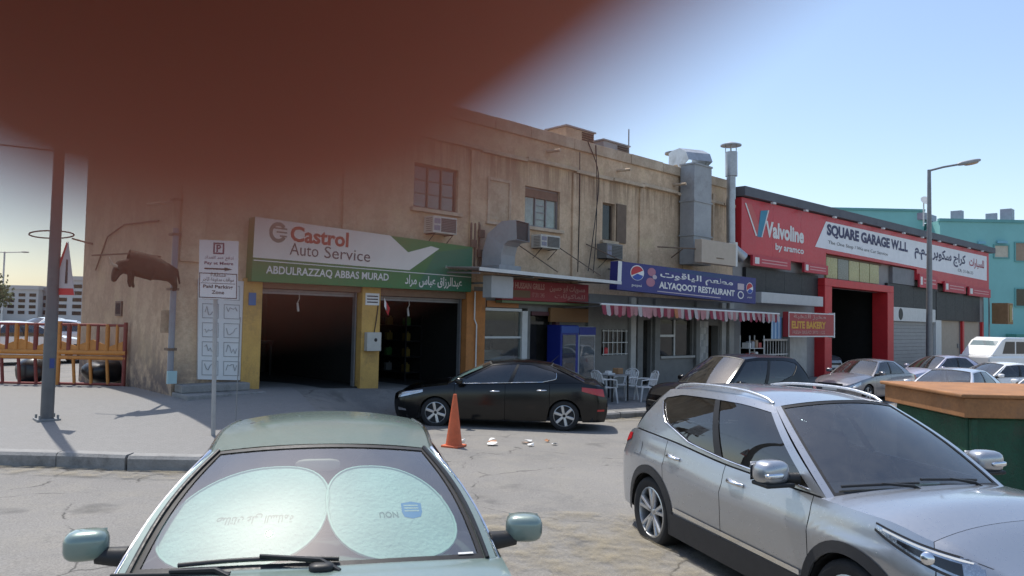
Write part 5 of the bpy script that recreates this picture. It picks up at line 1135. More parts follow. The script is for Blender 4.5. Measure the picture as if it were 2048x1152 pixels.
# plastic chairs and table on the pavement
def chair(loc, rz, label):
    c = thing('plastic_chair', label, 'chair', loc, rz, 'white plastic chairs outside the eatery')
    m = mat('white_plastic', (.66, .66, .64), .4, var=.08, scale=4)
    MB().grid(lambda i, j: Vector((lerp(-.22, .22, i), lerp(-.2, .22, j), .42 - .015 * math.sin(math.pi * i))), 4, 4).build('seat', m, c, local=True, solid=.02)
    for k in range(5): x0 = -.21 + k * .086; MB().add([(x0, .22 - .02, .46), (x0 + .06, .22 - .02, .46), (x0 + .058, .32, .86 - .03 * abs(k - 2)), (x0 + .002, .32, .86 - .03 * abs(k - 2))], [(0, 1, 2, 3)]).build('back_slat', m, c, local=True, solid=.012)
    MB().tube([(-.24, .2, .42), (-.24, .31, .8), (-.12, .335, .87), (.12, .335, .87), (.24, .31, .8), (.24, .2, .42)], .016, 6).build('back_frame', m, c, local=True)
    for s_ in (-1, 1):
        MB().tube([(s_ * .24, .28, .64), (s_ * .26, -.0, .65), (s_ * .25, -.2, .62), (s_ * .24, -.22, .42)], .018, 6).build('armrest', m, c, local=True)
        for y, y2 in ((-.2, -.25), (.2, .27)): MB().add([(s_ * .2, y, .42), (s_ * .25, y, .42), (s_ * .27, y2, 0), (s_ * .24, y2, 0), (s_ * .2, y + .045, .42), (s_ * .25, y + .045, .42), (s_ * .27, y2 + .03, 0), (s_ * .24, y2 + .03, 0)], [(0, 1, 2, 3), (4, 5, 6, 7), (0, 4, 5, 1), (1, 5, 6, 2), (2, 6, 7, 3), (3, 7, 4, 0)]).build('leg', m, c, local=True)
def pz_(x, y): return lerp(road_z(x, -4) + .15, pw(FL, x), smooth01(0, 1, (y + 4) / 4.4))
chair((8.75, -2.6, pz_(8.75, -2.6)), R(75), 'white plastic chair nearest the tail of the black saloon')
chair((10.0, -2.3, pz_(10, -2.3)), R(-95), 'white plastic chair right of the small table')
chair((10.35, -2.75, pz_(10.35, -2.75)), R(-120), 'white plastic chair farthest right, beside the black four wheel drive')
tb = thing('plastic_table', 'small dark table with things on it between the plastic chairs', 'table', (9.35, -2.3, pz_(9.35, -2.3)))
bx('top', M_GREY, tb, -.4, .4, -.4, .4, .7, .73, .01, local=True)
for sx in (-1, 1):
    for sy in (-1, 1): bx('leg', M_BLACK, tb, sx * .34 - .02, sx * .34 + .02, sy * .34 - .02, sy * .34 + .02, 0, .7, local=True)
zt = pz_(9.35, -2.3) + .731
tag(bx('cardboard_box', mat('cardboard', (.36, .2, .1), .85, var=.15), None, 9.5, 9.72, -2.45, -2.25, zt, zt + .16, .005), 'small brown cardboard box on the dark table', 'box')
nb = thing('napkin_tray', 'white napkin tray on the dark table', 'tray', (9.15, -2.4, zt)); bx('tray', M_ALU, nb, 9.0, 9.3, -2.5, -2.3, zt, zt + .04); bx('napkins', M_WHITE, nb, 9.05, 9.2, -2.46, -2.34, zt + .041, zt + .1)
# ------------------------------------------------------------------ red service garage further along
bV = thing('service_garage', 'long red fronted service garage with grey roof slab and white name panel', 'building', (20, 0, -.3))
XV0, XV1 = 19.95, 54.8
M_DCLAD = mat('charcoal_cladding', (0.03, 0.03, 0.032), 0.55, var=0.25, scale=1.2)
q = MB(); wall_xz(q, XV0, XV1, -1.0, 7.4, [(20.6, 24.6, -.3, 2.5), (28.1, 35.1, -.5, 4.05), (36.0, 43.9, -.6, 3.35), (45.2, 49.3, -.6, 2.7), (49.7, 53.8, -.6, 2.7)], .05, .35)
q.build('wall', mat('garage_grey_render', (.3, .29, .28), .8, var=.2, scale=1.5, bump=.15), bV)
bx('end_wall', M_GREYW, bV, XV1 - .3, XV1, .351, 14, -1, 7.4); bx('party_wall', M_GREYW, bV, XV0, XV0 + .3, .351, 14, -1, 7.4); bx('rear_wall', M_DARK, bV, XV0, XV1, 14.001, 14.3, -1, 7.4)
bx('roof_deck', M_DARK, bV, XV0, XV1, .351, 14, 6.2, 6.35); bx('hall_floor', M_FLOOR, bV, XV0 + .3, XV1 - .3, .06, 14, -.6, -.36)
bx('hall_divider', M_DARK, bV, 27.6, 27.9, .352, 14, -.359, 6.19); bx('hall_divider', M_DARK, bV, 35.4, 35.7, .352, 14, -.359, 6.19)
def zt_(x): return lerp(7.7, 8.1, (x - XV0) / (XV1 - XV0))
M_SLAB = mat('slate_roof_slab', (.115, .12, .135), .7, var=.2, scale=.8)
n_ = 8
for k in range(n_):
    a, b = lerp(XV0 - .05, XV1 + .9, k / n_), lerp(XV0 - .05, XV1 + .9, (k + 1) / n_) - .012
    MB().add([(a, -.5, zt_(a) - .38), (b, -.5, zt_(b) - .38), (b, -.5, zt_(b)), (a, -.5, zt_(a)), (a, 14, zt_(a) - .38), (b, 14, zt_(b) - .38), (b, 14, zt_(b)), (a, 14, zt_(a))], [(0, 1, 2, 3), (7, 6, 5, 4), (0, 4, 5, 1), (3, 2, 6, 7), (1, 5, 6, 2), (0, 3, 7, 4)]).build('roof_slab', M_SLAB, bV)
# red fascia built of tall panels, stepping down over the two ends
edges = [19.99, 22.6, 25.2, 27.8, 30.6, 33.3, 36.0, 40.0, 43.6, 47.2, 50.9, 54.75]
for a, b in zip(edges, edges[1:]):
    zb = 5.0 if b < 28 else (5.62 if b < 41 else 5.0)
    MB().add([(a, -.3, zb), (b - .012, -.3, zb), (b - .012, -.3, zt_(b) - .42), (a, -.3, zt_(a) - .42), (a, .04, zb), (b - .012, .04, zb), (b - .012, .04, zt_(b) - .42), (a, .04, zt_(a) - .42)], [(0, 1, 2, 3), (7, 6, 5, 4), (0, 4, 5, 1), (3, 2, 6, 7), (1, 5, 6, 2), (0, 3, 7, 4)]).build('fascia_panel', M_RED, bV)
for k in range(11):
    x = 22 + k * 3; bx('fascia_light', M_ALU, bV, x, x + .25, -.62, -.5, zt_(x) - .5, zt_(x) - .42)
M_NAME = flat('name_panel_white', (.78, .78, .79))
npn = MB().add([(27.75, -.31, 7.12), (54.2, -.31, 7.4), (54.2, -.31, 5.66), (26.6, -.31, 5.82)], [(0, 1, 2, 3)]).build('name_panel', M_NAME, bV)
P = face((26.6, -.312, 7.15), (54.2, -.312, 7.42), (26.6, -.312, 5.82), (54.2, -.312, 5.66))
ftext(P, 'SQUARE GARAGE W.L.L', .045, .43, .1, .58, I_NAVY, bV, .008, bold=.05); ftext(P, 'The One Stop / We are Car Service', .05, .32, .68, .84, I_GREY, bV, .008)
ftext(P, arabic('كراج سكوير ذ.م.م'), .47, .82, .1, .7, I_NAVY, bV, .008, bold=.03); ftext(P, arabic('للسيارات'), .85, .975, .2, .62, flat('crimson_lettering', (.4, .02, .06)), bV, .008, bold=.02); ftext(P, 'CR: 31-06-25', .76, .88, .74, .86, I_GREY, bV, .008)
# oil brand on the left of the fascia
P = face((19.99, -.305, 7.3), (27.8, -.305, 7.36), (19.99, -.305, 5.02), (27.8, -.305, 5.02))
fpoly(P, [(.03, .1), (.10, .1), (.175, .42), (.17, .66), (.145, .66)], flat('v_red', (.55, .1, .09)), bV, 'emblem_left', .006); fpoly(P, [(.03, .1), (.043, .1), (.158, .64), (.145, .66)], I_WHITE, bV, 'emblem_edge', .009)
fpoly(P, [(.195, .18), (.275, .14), (.205, .66), (.16, .66)], flat('v_blue', (.03, .22, .34)), bV, 'emblem_right', .007); fpoly(P, [(.275, .14), (.287, .14), (.214, .66), (.205, .66)], I_WHITE, bV, 'emblem_edge', .009)
ftext(P, 'Valvoline', .25, .70, .34, .64, I_WHITE, bV, .008, bold=.04); ftext(P, 'by aramco', .36, .70, .72, .88, I_WHITE, bV, .008, bold=.03)
# lower boxes of the fascia
random.seed(9)
for x0, x1, z0, z1 in ((20.7, 24.0, 4.72, 5.06), (25.3, 27.75, 4.72, 5.06), (40.1, 43.2, 4.72, 5.4), (44.6, 48.9, 4.65, 5.2), (49.6, 54.7, 4.6, 5.1)):
    o = bx('service_box', flat('service_box_red', (.5, .04, .06)), bV, x0, x1, -.42, -.305, z0 - .15, z1 - .05, .01)
    P = face((x0, -.421, z1 - .05), (x1, -.421, z1 - .05), (x0, -.421, z0 - .15), (x1, -.421, z0 - .15))
    fpoly(P, [(.05, .2), (.16, .2), (.16, .8), (.05, .8)], I_WHITE, o, 'icon', .004)
    for k in range(2): fpoly(P, [(.22, .3 + .28 * k), (.9, .3 + .28 * k), (.9, .4 + .28 * k), (.22, .4 + .28 * k)], flat('pale_red_print', (.62, .3, .3)), o, 'print_line', .004)
for x0, x1, z0, z1 in ((20.7, 27.35, 3.55, 4.52), (36.0, 43.9, 3.36, 4.62), (44.0, 53.2, 2.72, 4.5)):
    k = max(2, int((x1 - x0) / 1.6))
    for i in range(k): bx('dark_panel', M_DCLAD, bV, lerp(x0, x1, i / k), lerp(x0, x1, (i + 1) / k) - .015, -.12, .045, z0, z1)
bx('grey_louvre', mat('grey_louvre', (.2, .2, .21), .6, var=.2), bV, 36.6, 40.0, -.16, .045, 4.64, 5.55)
# glazed strip above the portal
for i in range(5): bx('strip_window', mat('olive_film_glass', (.36, .33, .13), .25, var=.25, scale=.7) if i != 1 else mat('grey_film_glass', (.13, .14, .13), .25, var=.2), bV, 28.4 + 1.32 * i, 28.4 + 1.32 * i + 1.25, -.05, .045, 4.5, 5.5)
bx('strip_frame', M_RUST, bV, 28.2, 35.2, -.08, .045, 5.51, 5.6)
# red portal
for nm, a in (('portal_post', (27.35, 28.12, -.45, .36, -.6, 4.05)), ('portal_post', (35.08, 35.95, -.45, .36, -.6, 4.05)), ('portal_head', (27.35, 35.95, -.45, .36, 4.053, 4.42))): bx(nm, M_REDP, bV, *a, .02)
# roller shutter of steel laths
sh = bx('shutter_box', M_ALU, bV, 36.0, 43.9, -.1, .3, 2.55, 3.34, .01)
for k in range(15): bx('shutter_lath', mat('grey_lath', (.3, .3, .31), .5, metal=.3, var=.15), bV, 36.05, 43.85, .12 + .012 * (k % 2), .16, -.6 + k * .21, -.6 + k * .21 + .2)
q = MB(); q.lathe([(.12, -.02), (.3, -.02), (.34, 0), (.12, 0)], (38.0, -.101, 2.95), 'y', 20); q.build('round_vent', M_BLACK, bV)
bx('white_post', M_ALU, bV, 43.95, 45.0, -.1, .3, -.6, 2.7)
for x0, x1 in ((45.2, 49.3), (49.7, 53.8)): bx('beige_door', mat('beige_door', (.42, .34, .26), .7, var=.12), bV, x0 + .02, x1 - .02, .1, .2, -.6, 2.69); bx('door_handle', M_GREY, bV, x1 - .5, x1 - .35, .04, .099, .9, 1.2)
for x0 in (49.32, 53.82): bx('red_post', M_REDP, bV, x0, x0 + .36, -.1, .3, -.6, 2.7)
bx('corner_post', M_GREY, bV, 54.5, 54.75, -.35, -.31, -.6, 5.0)
# projecting wooden sign at the end
ws = thing('projecting_sign', 'brown framed sign board jutting out at the far end of the red garage', 'sign', (55.5, -.9, 2.3)); bx('board', M_BROWNW, ws, 55.0, 56.4, -1.4, -.4, 2.6, 4.1, .02); bx('yellow_face', flat('ochre_face', (.35, .25, .08)), ws, 55.4, 56.2, -1.43, -1.401, 2.75, 3.95); bx('stroke', M_WHITE, ws, 56.0, 56.1, -1.45, -1.431, 2.9, 3.8)
# bakery frontage in the first bay
bk = thing('shop_sign', 'red bakery sign with yellow lettering projecting over the pavement', 'sign', (23.7, -1.5, 1.65)); bx('sign_box', flat('bakery_red', (.36, .035, .04)), bk, 21.6, 25.9, -1.5, -1.25, 1.7, 2.72, .015)
P = face((21.6, -1.502, 2.72), (25.9, -1.502, 2.72), (21.6, -1.502, 1.7), (25.9, -1.502, 1.7))
ftext(P, arabic('مخبز النخبة'), .1, .8, .06, .3, I_FADE, bk, .005, bold=.03); ftext(P, 'ELITE BAKERY', .06, .8, .36, .66, flat('amber_lettering', (.6, .3, .03)), bk, .005, bold=.05); ftext(P, 'FRESH BREAD 3970 1122', .08, .78, .74, .88, I_FADE, bk, .005, bold=.02)
fframe(P, .0, 1, .0, 1, .012, .05, M_ALU, bk, 'rim', .004); bx('white_return', M_WHITE, bk, 25.902, 26.0, -1.49, -1.26, 1.66, 2.76)
for x in (22, 25.5): MB().tube([(x, -1.25, 2.3), (x, -.1, 2.3)], .03, 6).build('arm', M_GREY, bk)
tag(bx('light_box', mat('blank_lightbox', (.5, .5, .49), .5, var=.1), None, 20.9, 26.6, -.7, -.35, 3.05, 3.5, .02), 'blank white light box below charcoal panels left of the portal', 'light box')
wc = thing('bakery_counter', 'white walled bakery counter with barred hatch', 'counter', (23, -.2, -.2)); bx('pier', M_TILE, wc, 24.0, 25.6, -.4, .04, -.25, 1.68); bx('base', M_TILE, wc, 21.9, 23.98, -.3, .04, -.25, .45)
for k in range(9): bx('bar', M_ALU, wc, 22.0 + .24 * k, 22.03 + .24 * k, -.28, -.25, .46, 1.5)
bx('rail', M_ALU, wc, 21.9, 24.0, -.29, -.24, 1.5, 1.58); bx('mid_rail', M_ALU, wc, 21.9, 24.0, -.3, -.255, .9, .95)
ba = thing('hanging_blind', 'blue striped blind hanging left of the bakery sign', 'blind', (21, -1.2, 1.6))
for k in range(6): bx('strip', [flat('pale_blue_strip', (.35, .48, .6)), flat('mid_blue_strip', (.1, .22, .4))][k % 2], ba, 20.7 + .14 * k, 20.83 + .14 * k, -1.24, -1.22, 1.62, 2.5)
for k, (x, lb) in enumerate(((20.3, 'left red gas cylinder by the bakery counter'), (20.75, 'right red gas cylinder by the bakery counter'))):
    gcy = thing('gas_cylinder', lb, 'gas cylinder', (x, -1.2, -.2), 0, 'gas cylinders at the bakery'); zc = pz_(x, -1.2); q = MB(); q.lathe([(.0, 0), (.15, .0), (.17, .08), (.17, .85), (.12, .98), (.05, 1.02), (.05, 1.1), (0, 1.1)], (x, -1.2, zc), 'z', 16); q.build('shell', flat('gas_red', (.5, .03, .025)), gcy, smooth=50); q = MB(); q.tube([(x + .1 * math.cos(a), -1.2 + .1 * math.sin(a), zc + 1.14) for a in [k_ * math.pi / 5 for k_ in range(10)]], .014, 5, closed=True); q.build('collar', flat('gas_red', (.5, .03, .025)), gcy)
rk = thing('goods_rack', 'cluttered wire goods rack in front of the bakery', 'rack', (19.6, -1.1, -.1))
for x in (18.9, 20.0):
    for y in (-1.3, -.9): bx('post', M_ALU, rk, x, x + .03, y, y + .03, -.12, 1.75)
random.seed(21)
for z in (.35, .8, 1.25): bx('shelf', M_ALU, rk, 18.9, 20.03, -1.3, -.87, z, z + .02)
gm_ = [flat('pack_white', (.6, .58, .55)), flat('pack_red', (.4, .06, .05)), flat('pack_brown', (.25, .16, .1)), flat('pack_grey', (.3, .3, .32))]
for zi, z in enumerate((.371, .821, 1.271)):
    for k in range(4):
        ci = (k * 3 + zi * 2) % 4; x = 18.95 + .27 * k; tag(bx('goods_packet', gm_[ci], None, x, x + .2, -1.22, -.95, z, z + .2 + .05 * (k % 3), .01), '%s packet on the %s shelf of the wire rack, number %s from its left end' % (('white', 'red', 'brown', 'grey')[ci], ('low', 'middle', 'high')[zi], ('one', 'two', 'three', 'four')[k]), 'packet', 'packets on the goods rack')
# ------------------------------------------------------------------ teal block behind
tb_ = thing('teal_building', 'teal painted apartment block rising behind the red garage', 'building', (74, 10, -.4), R(-43.6))
M_TEAL = mat('teal_render', (.24, .52, .5), .85, var=.12, scale=.25, dirt=(.2, .45, .43)); M_TEALD = mat('teal_trim', (.15, .37, .36), .8, var=.15, scale=.5)
bx('main_block', M_TEAL, tb_, 1.5, 40, 0, 14, -1, 13.4, local=True); bx('left_block', M_TEAL, tb_, -13, 1.0, 2, 14, -1, 14.6, local=True); bx('stair_link', M_TEALD, tb_, 1.0, 1.5, 1.5, 13, -1, 12.6, local=True)
bx('parapet', M_TEALD, tb_, 1.4, 40.1, -.12, .3, 13.3, 13.6, local=True); bx('left_parapet', M_TEALD, tb_, -13.1, 1.1, 1.9, 2.3, 14.55, 14.8, local=True)
for x0, x1, z0, z1, m in ((4.9, 6.2, 9.9, 11.0, 'y'), (6.8, 8.4, 9.7, 11.1, 'b'), (8.9, 11.4, 9.4, 11.4, 't'), (13.5, 16, 9.4, 11.4, 't'), (18, 20, 9.4, 11.4, 'd'), (8.9, 10.9, 4.9, 6.8, 'd'), (13.5, 15.8, 4.9, 6.8, 'd'), (3.2, 4.6, 5.2, 6.8, 'd')):
    w = bx('window', {'y': mat('yellow_blind', (.45, .42, .2), .6, var=.2), 'b': mat('cream_blind', (.55, .5, .4), .6, var=.2), 't': mat('tan_shutter', (.34, .25, .18), .6, var=.15), 'd': G_DARK}[m], tb_, x0 + .12, x1 - .12, -.03, .1, z0 + .12, z1 - .12, local=True)
    MB().box(x0, x0 + .12, -.1, -.001, z0, z1).box(x1 - .12, x1, -.1, -.001, z0, z1).box(x0 + .12, x1 - .12, -.1, -.001, z1 - .12, z1).box(x0 + .12, x1 - .12, -.1, -.001, z0, z0 + .12).build('frame', M_TEALD, w, local=True)
    if m in 'yb': bx('hood', mat('hood_blue', (.2, .45, .55), .6, var=.1), w, x0 + .3, x1 - .3, -.3, -.101, z1 + .1, z1 + .35, local=True)
bx('ground_awning', mat('awning_green', (.1, .3, .25), .7, var=.2), tb_, 8, 30, -1.6, -.001, 1.9, 2.2, local=True); bx('ground_band', mat('band_violet', (.2, .19, .25), .7, var=.2), tb_, 8, 30, -.2, -.003, .2, 1.8, local=True)
for i, (x, w_, h) in enumerate(((5.9, .8, .9), (11, 1.2, 1.2), (9.5, .3, .7), (2.2, 3.5, .6))): tag(bx('rooftop_box', mat('rooftop_box', (.33, .3, .36), .7, var=.2), None, 74 + math.cos(R(-43.6)) * x, 74 + math.cos(R(-43.6)) * x + w_, 10 + math.sin(R(-43.6)) * x + 2, 10 + math.sin(R(-43.6)) * x + 3, 13.3, 13.4 + h), ('small tank box on the teal roof left of centre', 'larger tank box with pale top at right of the teal roof', 'slim vent box between the two tank boxes on the teal roof', 'low pinkish roof hut beside the dish mast')[i], 'roof box')
dm = thing('dish_mast', 'small satellite dish on a mast beside the teal roof step', 'satellite dish', (74.9, 9.6, 13)); MB().tube([(74.9, 10.4, 12.5), (74.9, 10.4, 15.2)], .07, 6).build('mast', M_ALU, dm); q = MB(); q.lathe([(0, 0), (.35, .06), (.5, .16)], (74.7, 10.2, 15.0), 'z', 14, Vector((-.6, -.6, .5)).to_track_quat('Z', 'Y').to_matrix()); q.build('dish', M_ALU, dm, solid=.02)
va = thing('parked_van', 'white minibus parked at the far end of the row by the teal block', 'van', (39.6, -4.7, -.42), R(160))
bx('body', M_WHP, va, -2.4, 2.4, -.9, .9, .35, 1.25, .12, local=True); MB().prism([(-2.35, 1.2), (1.5, 1.2), (2.2, 1.25), (1.35, 2.05), (1.0, 2.2), (-2.2, 2.2)], lambda u, v, d_: Vector((u, -.84 + d_, v)), 1.68).build('cabin', M_WHP, va, local=True, bevel=.06)
for sd in (-1, 1):
    for x0, x1 in ((-2.1, -.95), (-.85, .25), (.35, 1.35)): MB().add([(x0, sd * .846, 1.35), (x1, sd * .846, 1.35), (x1 - (.25 if x1 > 1 else 0), sd * .846, 1.98), (x0, sd * .846, 1.98)], [(0, 1, 2, 3)]).build('side_window', G_TINT, va, local=True)
MB().add([(2.1, -.75, 1.3), (2.1, .75, 1.3), (1.4, .7, 2.03), (1.4, -.7, 2.03)], [(0, 1, 2, 3)]).build('windscreen', G_CAR, va, local=True)
for x in (-1.5, 1.5):
    for sd in (1, -1): wheel(va, x, sd * .8, .34, sd, 6, .2, 0, False)
# ------------------------------------------------------------------ street furniture
sl = thing('street_lamp', 'slim grey street lamp with upturned arm before the red garage', 'street lamp', (34.2, -2.75, -.45))
MB().tube([(34.2, -2.75, -.45), (34.1, -2.8, 5), (33.95, -2.85, 10.2)], [.16, .13, .085], 12).build('pole', M_GREY, sl, smooth=60); MB().tube([(33.95, -2.85, 10.15), (34.45, -3.35, 10.35), (35.0, -3.9, 10.5)], .055, 8).build('arm', M_GREY, sl, smooth=60)
q = MB(); Mr = Matrix.Rotation(R(-44), 3, 'Z') @ Matrix.Rotation(R(-12), 3, 'Y'); blob(q, (35.35, -4.25, 10.62), (.62, .2, .11), .75, 16, Mr); q.build('lamp_head', M_STEEL2, sl, smooth=60); q = MB(); blob(q, (35.45, -4.34, 10.55), (.36, .15, .07), .8, 14, Mr); q.build('lens', mat('amber_lens', (.5, .33, .2), .3, var=.1), sl, smooth=60)
PX, PY = -4.21, -1.39; PZ = pave_z(PX, PY)
gp = thing('street_pole', 'thick grey tapered street pole on the left pavement', 'pole', (PX, PY, PZ))
MB().tube([(PX, PY, PZ - .1), (PX, PY, 1.6), (PX, PY, 7.4)], [.1, .098, .068], 16).build('shaft', mat('pole_grey', (.13, .13, .135), .55, metal=.3, var=.25, scale=3, dirt=(.2, .19, .18)), gp, smooth=60); bx('base_plate', M_GREY, gp, PX - .17, PX + .17, PY - .17, PY + .17, PZ - .02, PZ + .03, .005)
for dx in (-.13, .13):
    for dy in (-.13, .13): MB().tube([(PX + dx, PY + dy, PZ + .02), (PX + dx, PY + dy, PZ + .09)], .018, 6).build('bolt', M_GREY, gp)
bx('blue_sticker', flat('blue_sticker', (.04, .06, .2)), gp, PX - .02, PX + .05, PY - .105, PY - .095, 1.2, 1.36)
ys = thing('warning_sign', 'narrow triangular white warning sign with red border on the grey pole', 'sign', (PX, PY, 2.4))
rt2 = Vector((.25, -.3, 0)); c0 = Vector((PX + .12, PY - .1, 0))
MB().add([c0 - rt2 * .55 + Vector((0, 0, 2.42)), c0 + rt2 * .55 + Vector((0, 0, 2.42)), c0 + rt2 * .15 + Vector((0, 0, 3.3))], [(0, 1, 2)]).build('plate', flat('warning_white', (.55, .5, .5)), ys, solid=.015)
nrm2 = Vector((-.3, -.25, 0)).normalized() * .012
MB().add([c0 + nrm2 - rt2 * .56 + Vector((0, 0, 2.41)), c0 + nrm2 + rt2 * .56 + Vector((0, 0, 2.41)), c0 + nrm2 + rt2 * .5 + Vector((0, 0, 2.52)), c0 + nrm2 - rt2 * .5 + Vector((0, 0, 2.52))], [(0, 1, 2, 3)]).build('red_border', M_REDP, ys); MB().add([c0 + nrm2 - rt2 * .56 + Vector((0, 0, 2.52)), c0 + nrm2 - rt2 * .42 + Vector((0, 0, 2.52)), c0 + nrm2 + rt2 * .15 + Vector((0, 0, 3.26)), c0 + nrm2 + rt2 * .1 + Vector((0, 0, 3.3))], [(0, 1, 2, 3)]).build('red_edge', M_REDP, ys)
MB().add([c0 + nrm2 + rt2 * .1 + Vector((0, 0, 2.6)), c0 + nrm2 + rt2 * .22 + Vector((0, 0, 2.6)), c0 + nrm2 + rt2 * .2 + Vector((0, 0, 3.0)), c0 + nrm2 + rt2 * .12 + Vector((0, 0, 3.0))], [(0, 1, 2, 3)]).build('black_symbol', I_BLK, ys)
# traffic cone
cz = ground_z(.99, -5.62)
co = thing('traffic_cone', 'faded orange traffic cone standing in front of the black saloon', 'traffic cone', (.99, -5.62, cz)); M_CONE = mat('sun_faded_orange', (.62, .13, .05), .6, var=.25, scale=5, dirt=(.35, .12, .07))
q = MB(); q.lathe([(.145, .03), (.14, .06), (.035, .86), (.03, .9), (.0, .9)], (.99, -5.62, cz), 'z', 24); q.build('cone_body', M_CONE, co, smooth=50); bx('base', M_CONE, co, 0.99 - .165, .99 + .165, -5.785, -5.455, cz + .002, cz + .04, .012, M=Matrix.Translation((.99, -5.62, 0)) @ Matrix.Rotation(R(20), 4, 'Z') @ Matrix.Translation((-.99, 5.62, 0)))
# litter by the cone
random.seed(13)
WHERE = ('nearest to the cone', 'second from the cone', 'leftmost of the orange ones', 'beside the leftmost orange one', 'closest to the camera', 'middle of the orange ones', 'right of the middle orange one', 'last white one on the right', 'rightmost of all')
for k in range(9):
    x, y = 1.5 + .17 * k, -5.55 - .1 * k + (.32, -.2, .1, .38, -.35, .05, .25, -.15, .3)[k]; z = ground_z(x, y); m = [M_WHITE, M_WHITE, mat('orange_scrap', (.5, .25, .13), .8, var=.2)][k % 3]; r_ = random.uniform(.05, .12)
    q = MB(); q.add([Vector((x + r_ * math.cos(a) * random.uniform(.6, 1.2), y + r_ * math.sin(a) * random.uniform(.5, 1), z + .012 + random.uniform(0, .05))) for a in [j * 1.047 for j in range(6)]], [(0, 1, 2), (0, 2, 3), (0, 3, 4), (0, 4, 5)])
    tag(q.build('paper_scrap', m, solid=.004), 'crumpled %s scrap on the asphalt right of the cone, %s' % ('orange' if k % 3 == 2 else 'white', WHERE[k]), 'litter', 'litter on the asphalt by the cone')
# green skip with orange lid
dz = -.02
sk_ = thing('waste_skip', 'green steel waste container with orange overhanging lid behind the silver crossover', 'waste container', (3.6, -13.1, dz), R(-43.6)); M_SKG = mat('skip_green', (.014, .075, .042), .6, var=.5, scale=3.5, bump=.4, dirt=(.05, .05, .035)); M_SKO = mat('lid_orange', (.33, .155, .065), .75, var=.4, scale=3, dirt=(.2, .12, .07))
bx('tub', M_SKG, sk_, -.85, 2.6, -.7, .9, .25, 1.165, .03, local=True); bx('lid', M_SKO, sk_, -1.0, 2.75, -.85, 1.05, 1.395, 1.44, .015, local=True); bx('lid_skirt', M_SKO, sk_, -.95, 2.7, -.82, 1.0, 1.17, 1.393, .01, local=True)
for x in (-.8, -.1, .75, 1.6, 2.5): bx('rib', M_SKG, sk_, x - .035, x + .035, -.76, -.701, .3, 1.15, .01, local=True)
for x in (-.6, 2.3):
    for y in (-.5, .7): q = MB(); q.lathe([(0, -.04), (.12, -.04), (.12, .04), (0, .04)], (x, y, .12), 'y', 12); q.build('castor', M_BLACK, sk_, local=True); bx('castor_fork', M_GREY, sk_, x - .03, x + .03, y - .06, y + .06, .13, .25, local=True)
# ------------------------------------------------------------------ left: orange frames, bull, bracket, pipes
M_OFR = mat('orange_tube_paint', (.55, .23, .055), .55, var=.25, scale=4, dirt=(.33, .13, .05)); M_OFD = mat('dark_red_tube_paint', (.22, .05, .04), .6, var=.3, scale=4)
A_, D_ = Vector((-1.85, 2.62, .46)), Vector((-.72, .69, 0)).normalized()
for k in range(5):
    o_ = A_ + D_ * (1.62 * k) + Vector((0, 0, -.01 * k))
    ff = thing('orange_barrier', ('orange tube barrier frame %s' % ('touching the building side wall', 'second from the building, behind black bin bags', 'just right of the grey street pole', 'just left of the grey street pole', 'at the left picture edge')[k]), 'barrier', o_, 0, 'row of orange barrier frames'); z0 = o_.z
    pt = lambda s_, z: o_ + D_ * s_ + Vector((0, 0, z - 0))
    w_ = 1.52
    for s_, m in ((.03, M_OFD if k in (0, 3) else M_OFR), (w_, M_OFR)): MB().tube([pt(s_, 0), pt(s_, 1.45)], .045, 8).build('post', m, ff, smooth=60)
    for z, r_, m in ((1.38, .03, M_OFD if k < 2 else M_OFR), (.76, .06, M_OFR), (.64, .045, M_OFR), (.05, .03, M_OFD)): MB().tube([pt(0, z), pt(w_ + .08, z)], r_, 8).build('rail', m, ff, smooth=60)
    for j in range(1, 7): s_ = w_ * j / 7; MB().tube([pt(s_, .8), pt(s_, 1.4)], .035 if j % 2 else .05, 8).build('upright', M_OFR if (j + k) % 3 else M_OFD, ff, smooth=60)
    for j in (1, 2, 3): s_ = w_ * j / 4; MB().tube([pt(s_, .05), pt(s_ + .05, .62)], .035, 8).build('lower_upright', M_OFD if k % 2 else M_OFR, ff, smooth=60)
    if k in (0, 1): MB().prism([(.08, .80), (w_ - .06, .80), (w_ - .06, 1.0), (w_ * .75, .9), (w_ * .5, 1.05), (w_ * .25, .9), (.08, 1.02)], lambda u, v, d_: o_ + D_ * u + Vector((-.69 * (d_ - .01), -.72 * (d_ - .01), v)), .02).build('infill_plate', M_OFR, ff)
for k, s_ in enumerate((.75, 2.35)):
    c = A_ + D_ * s_ + Vector((.35, .36, .3)); bg_ = MB(); blob(bg_, c, (.42, .4, .27 + .03 * k), .9, 20)
    for i, v in enumerate(bg_.v): n3 = noise.noise(Vector(v) * 3.1) * .09; bg_.v[i] = tuple(Vector(v) + (Vector(v) - c).normalized() * n3)
    o = bg_.build('bin_bag', mat('black_bin_bag', (.012, .012, .014), .35, var=.3, scale=4, spec=.6), smooth=50); tag(o, ('black bin bag heap behind the barrier nearest the wall', 'black bin bag heap behind the second barrier from the wall')[k], 'bin bag', 'bin bags behind the orange frames')
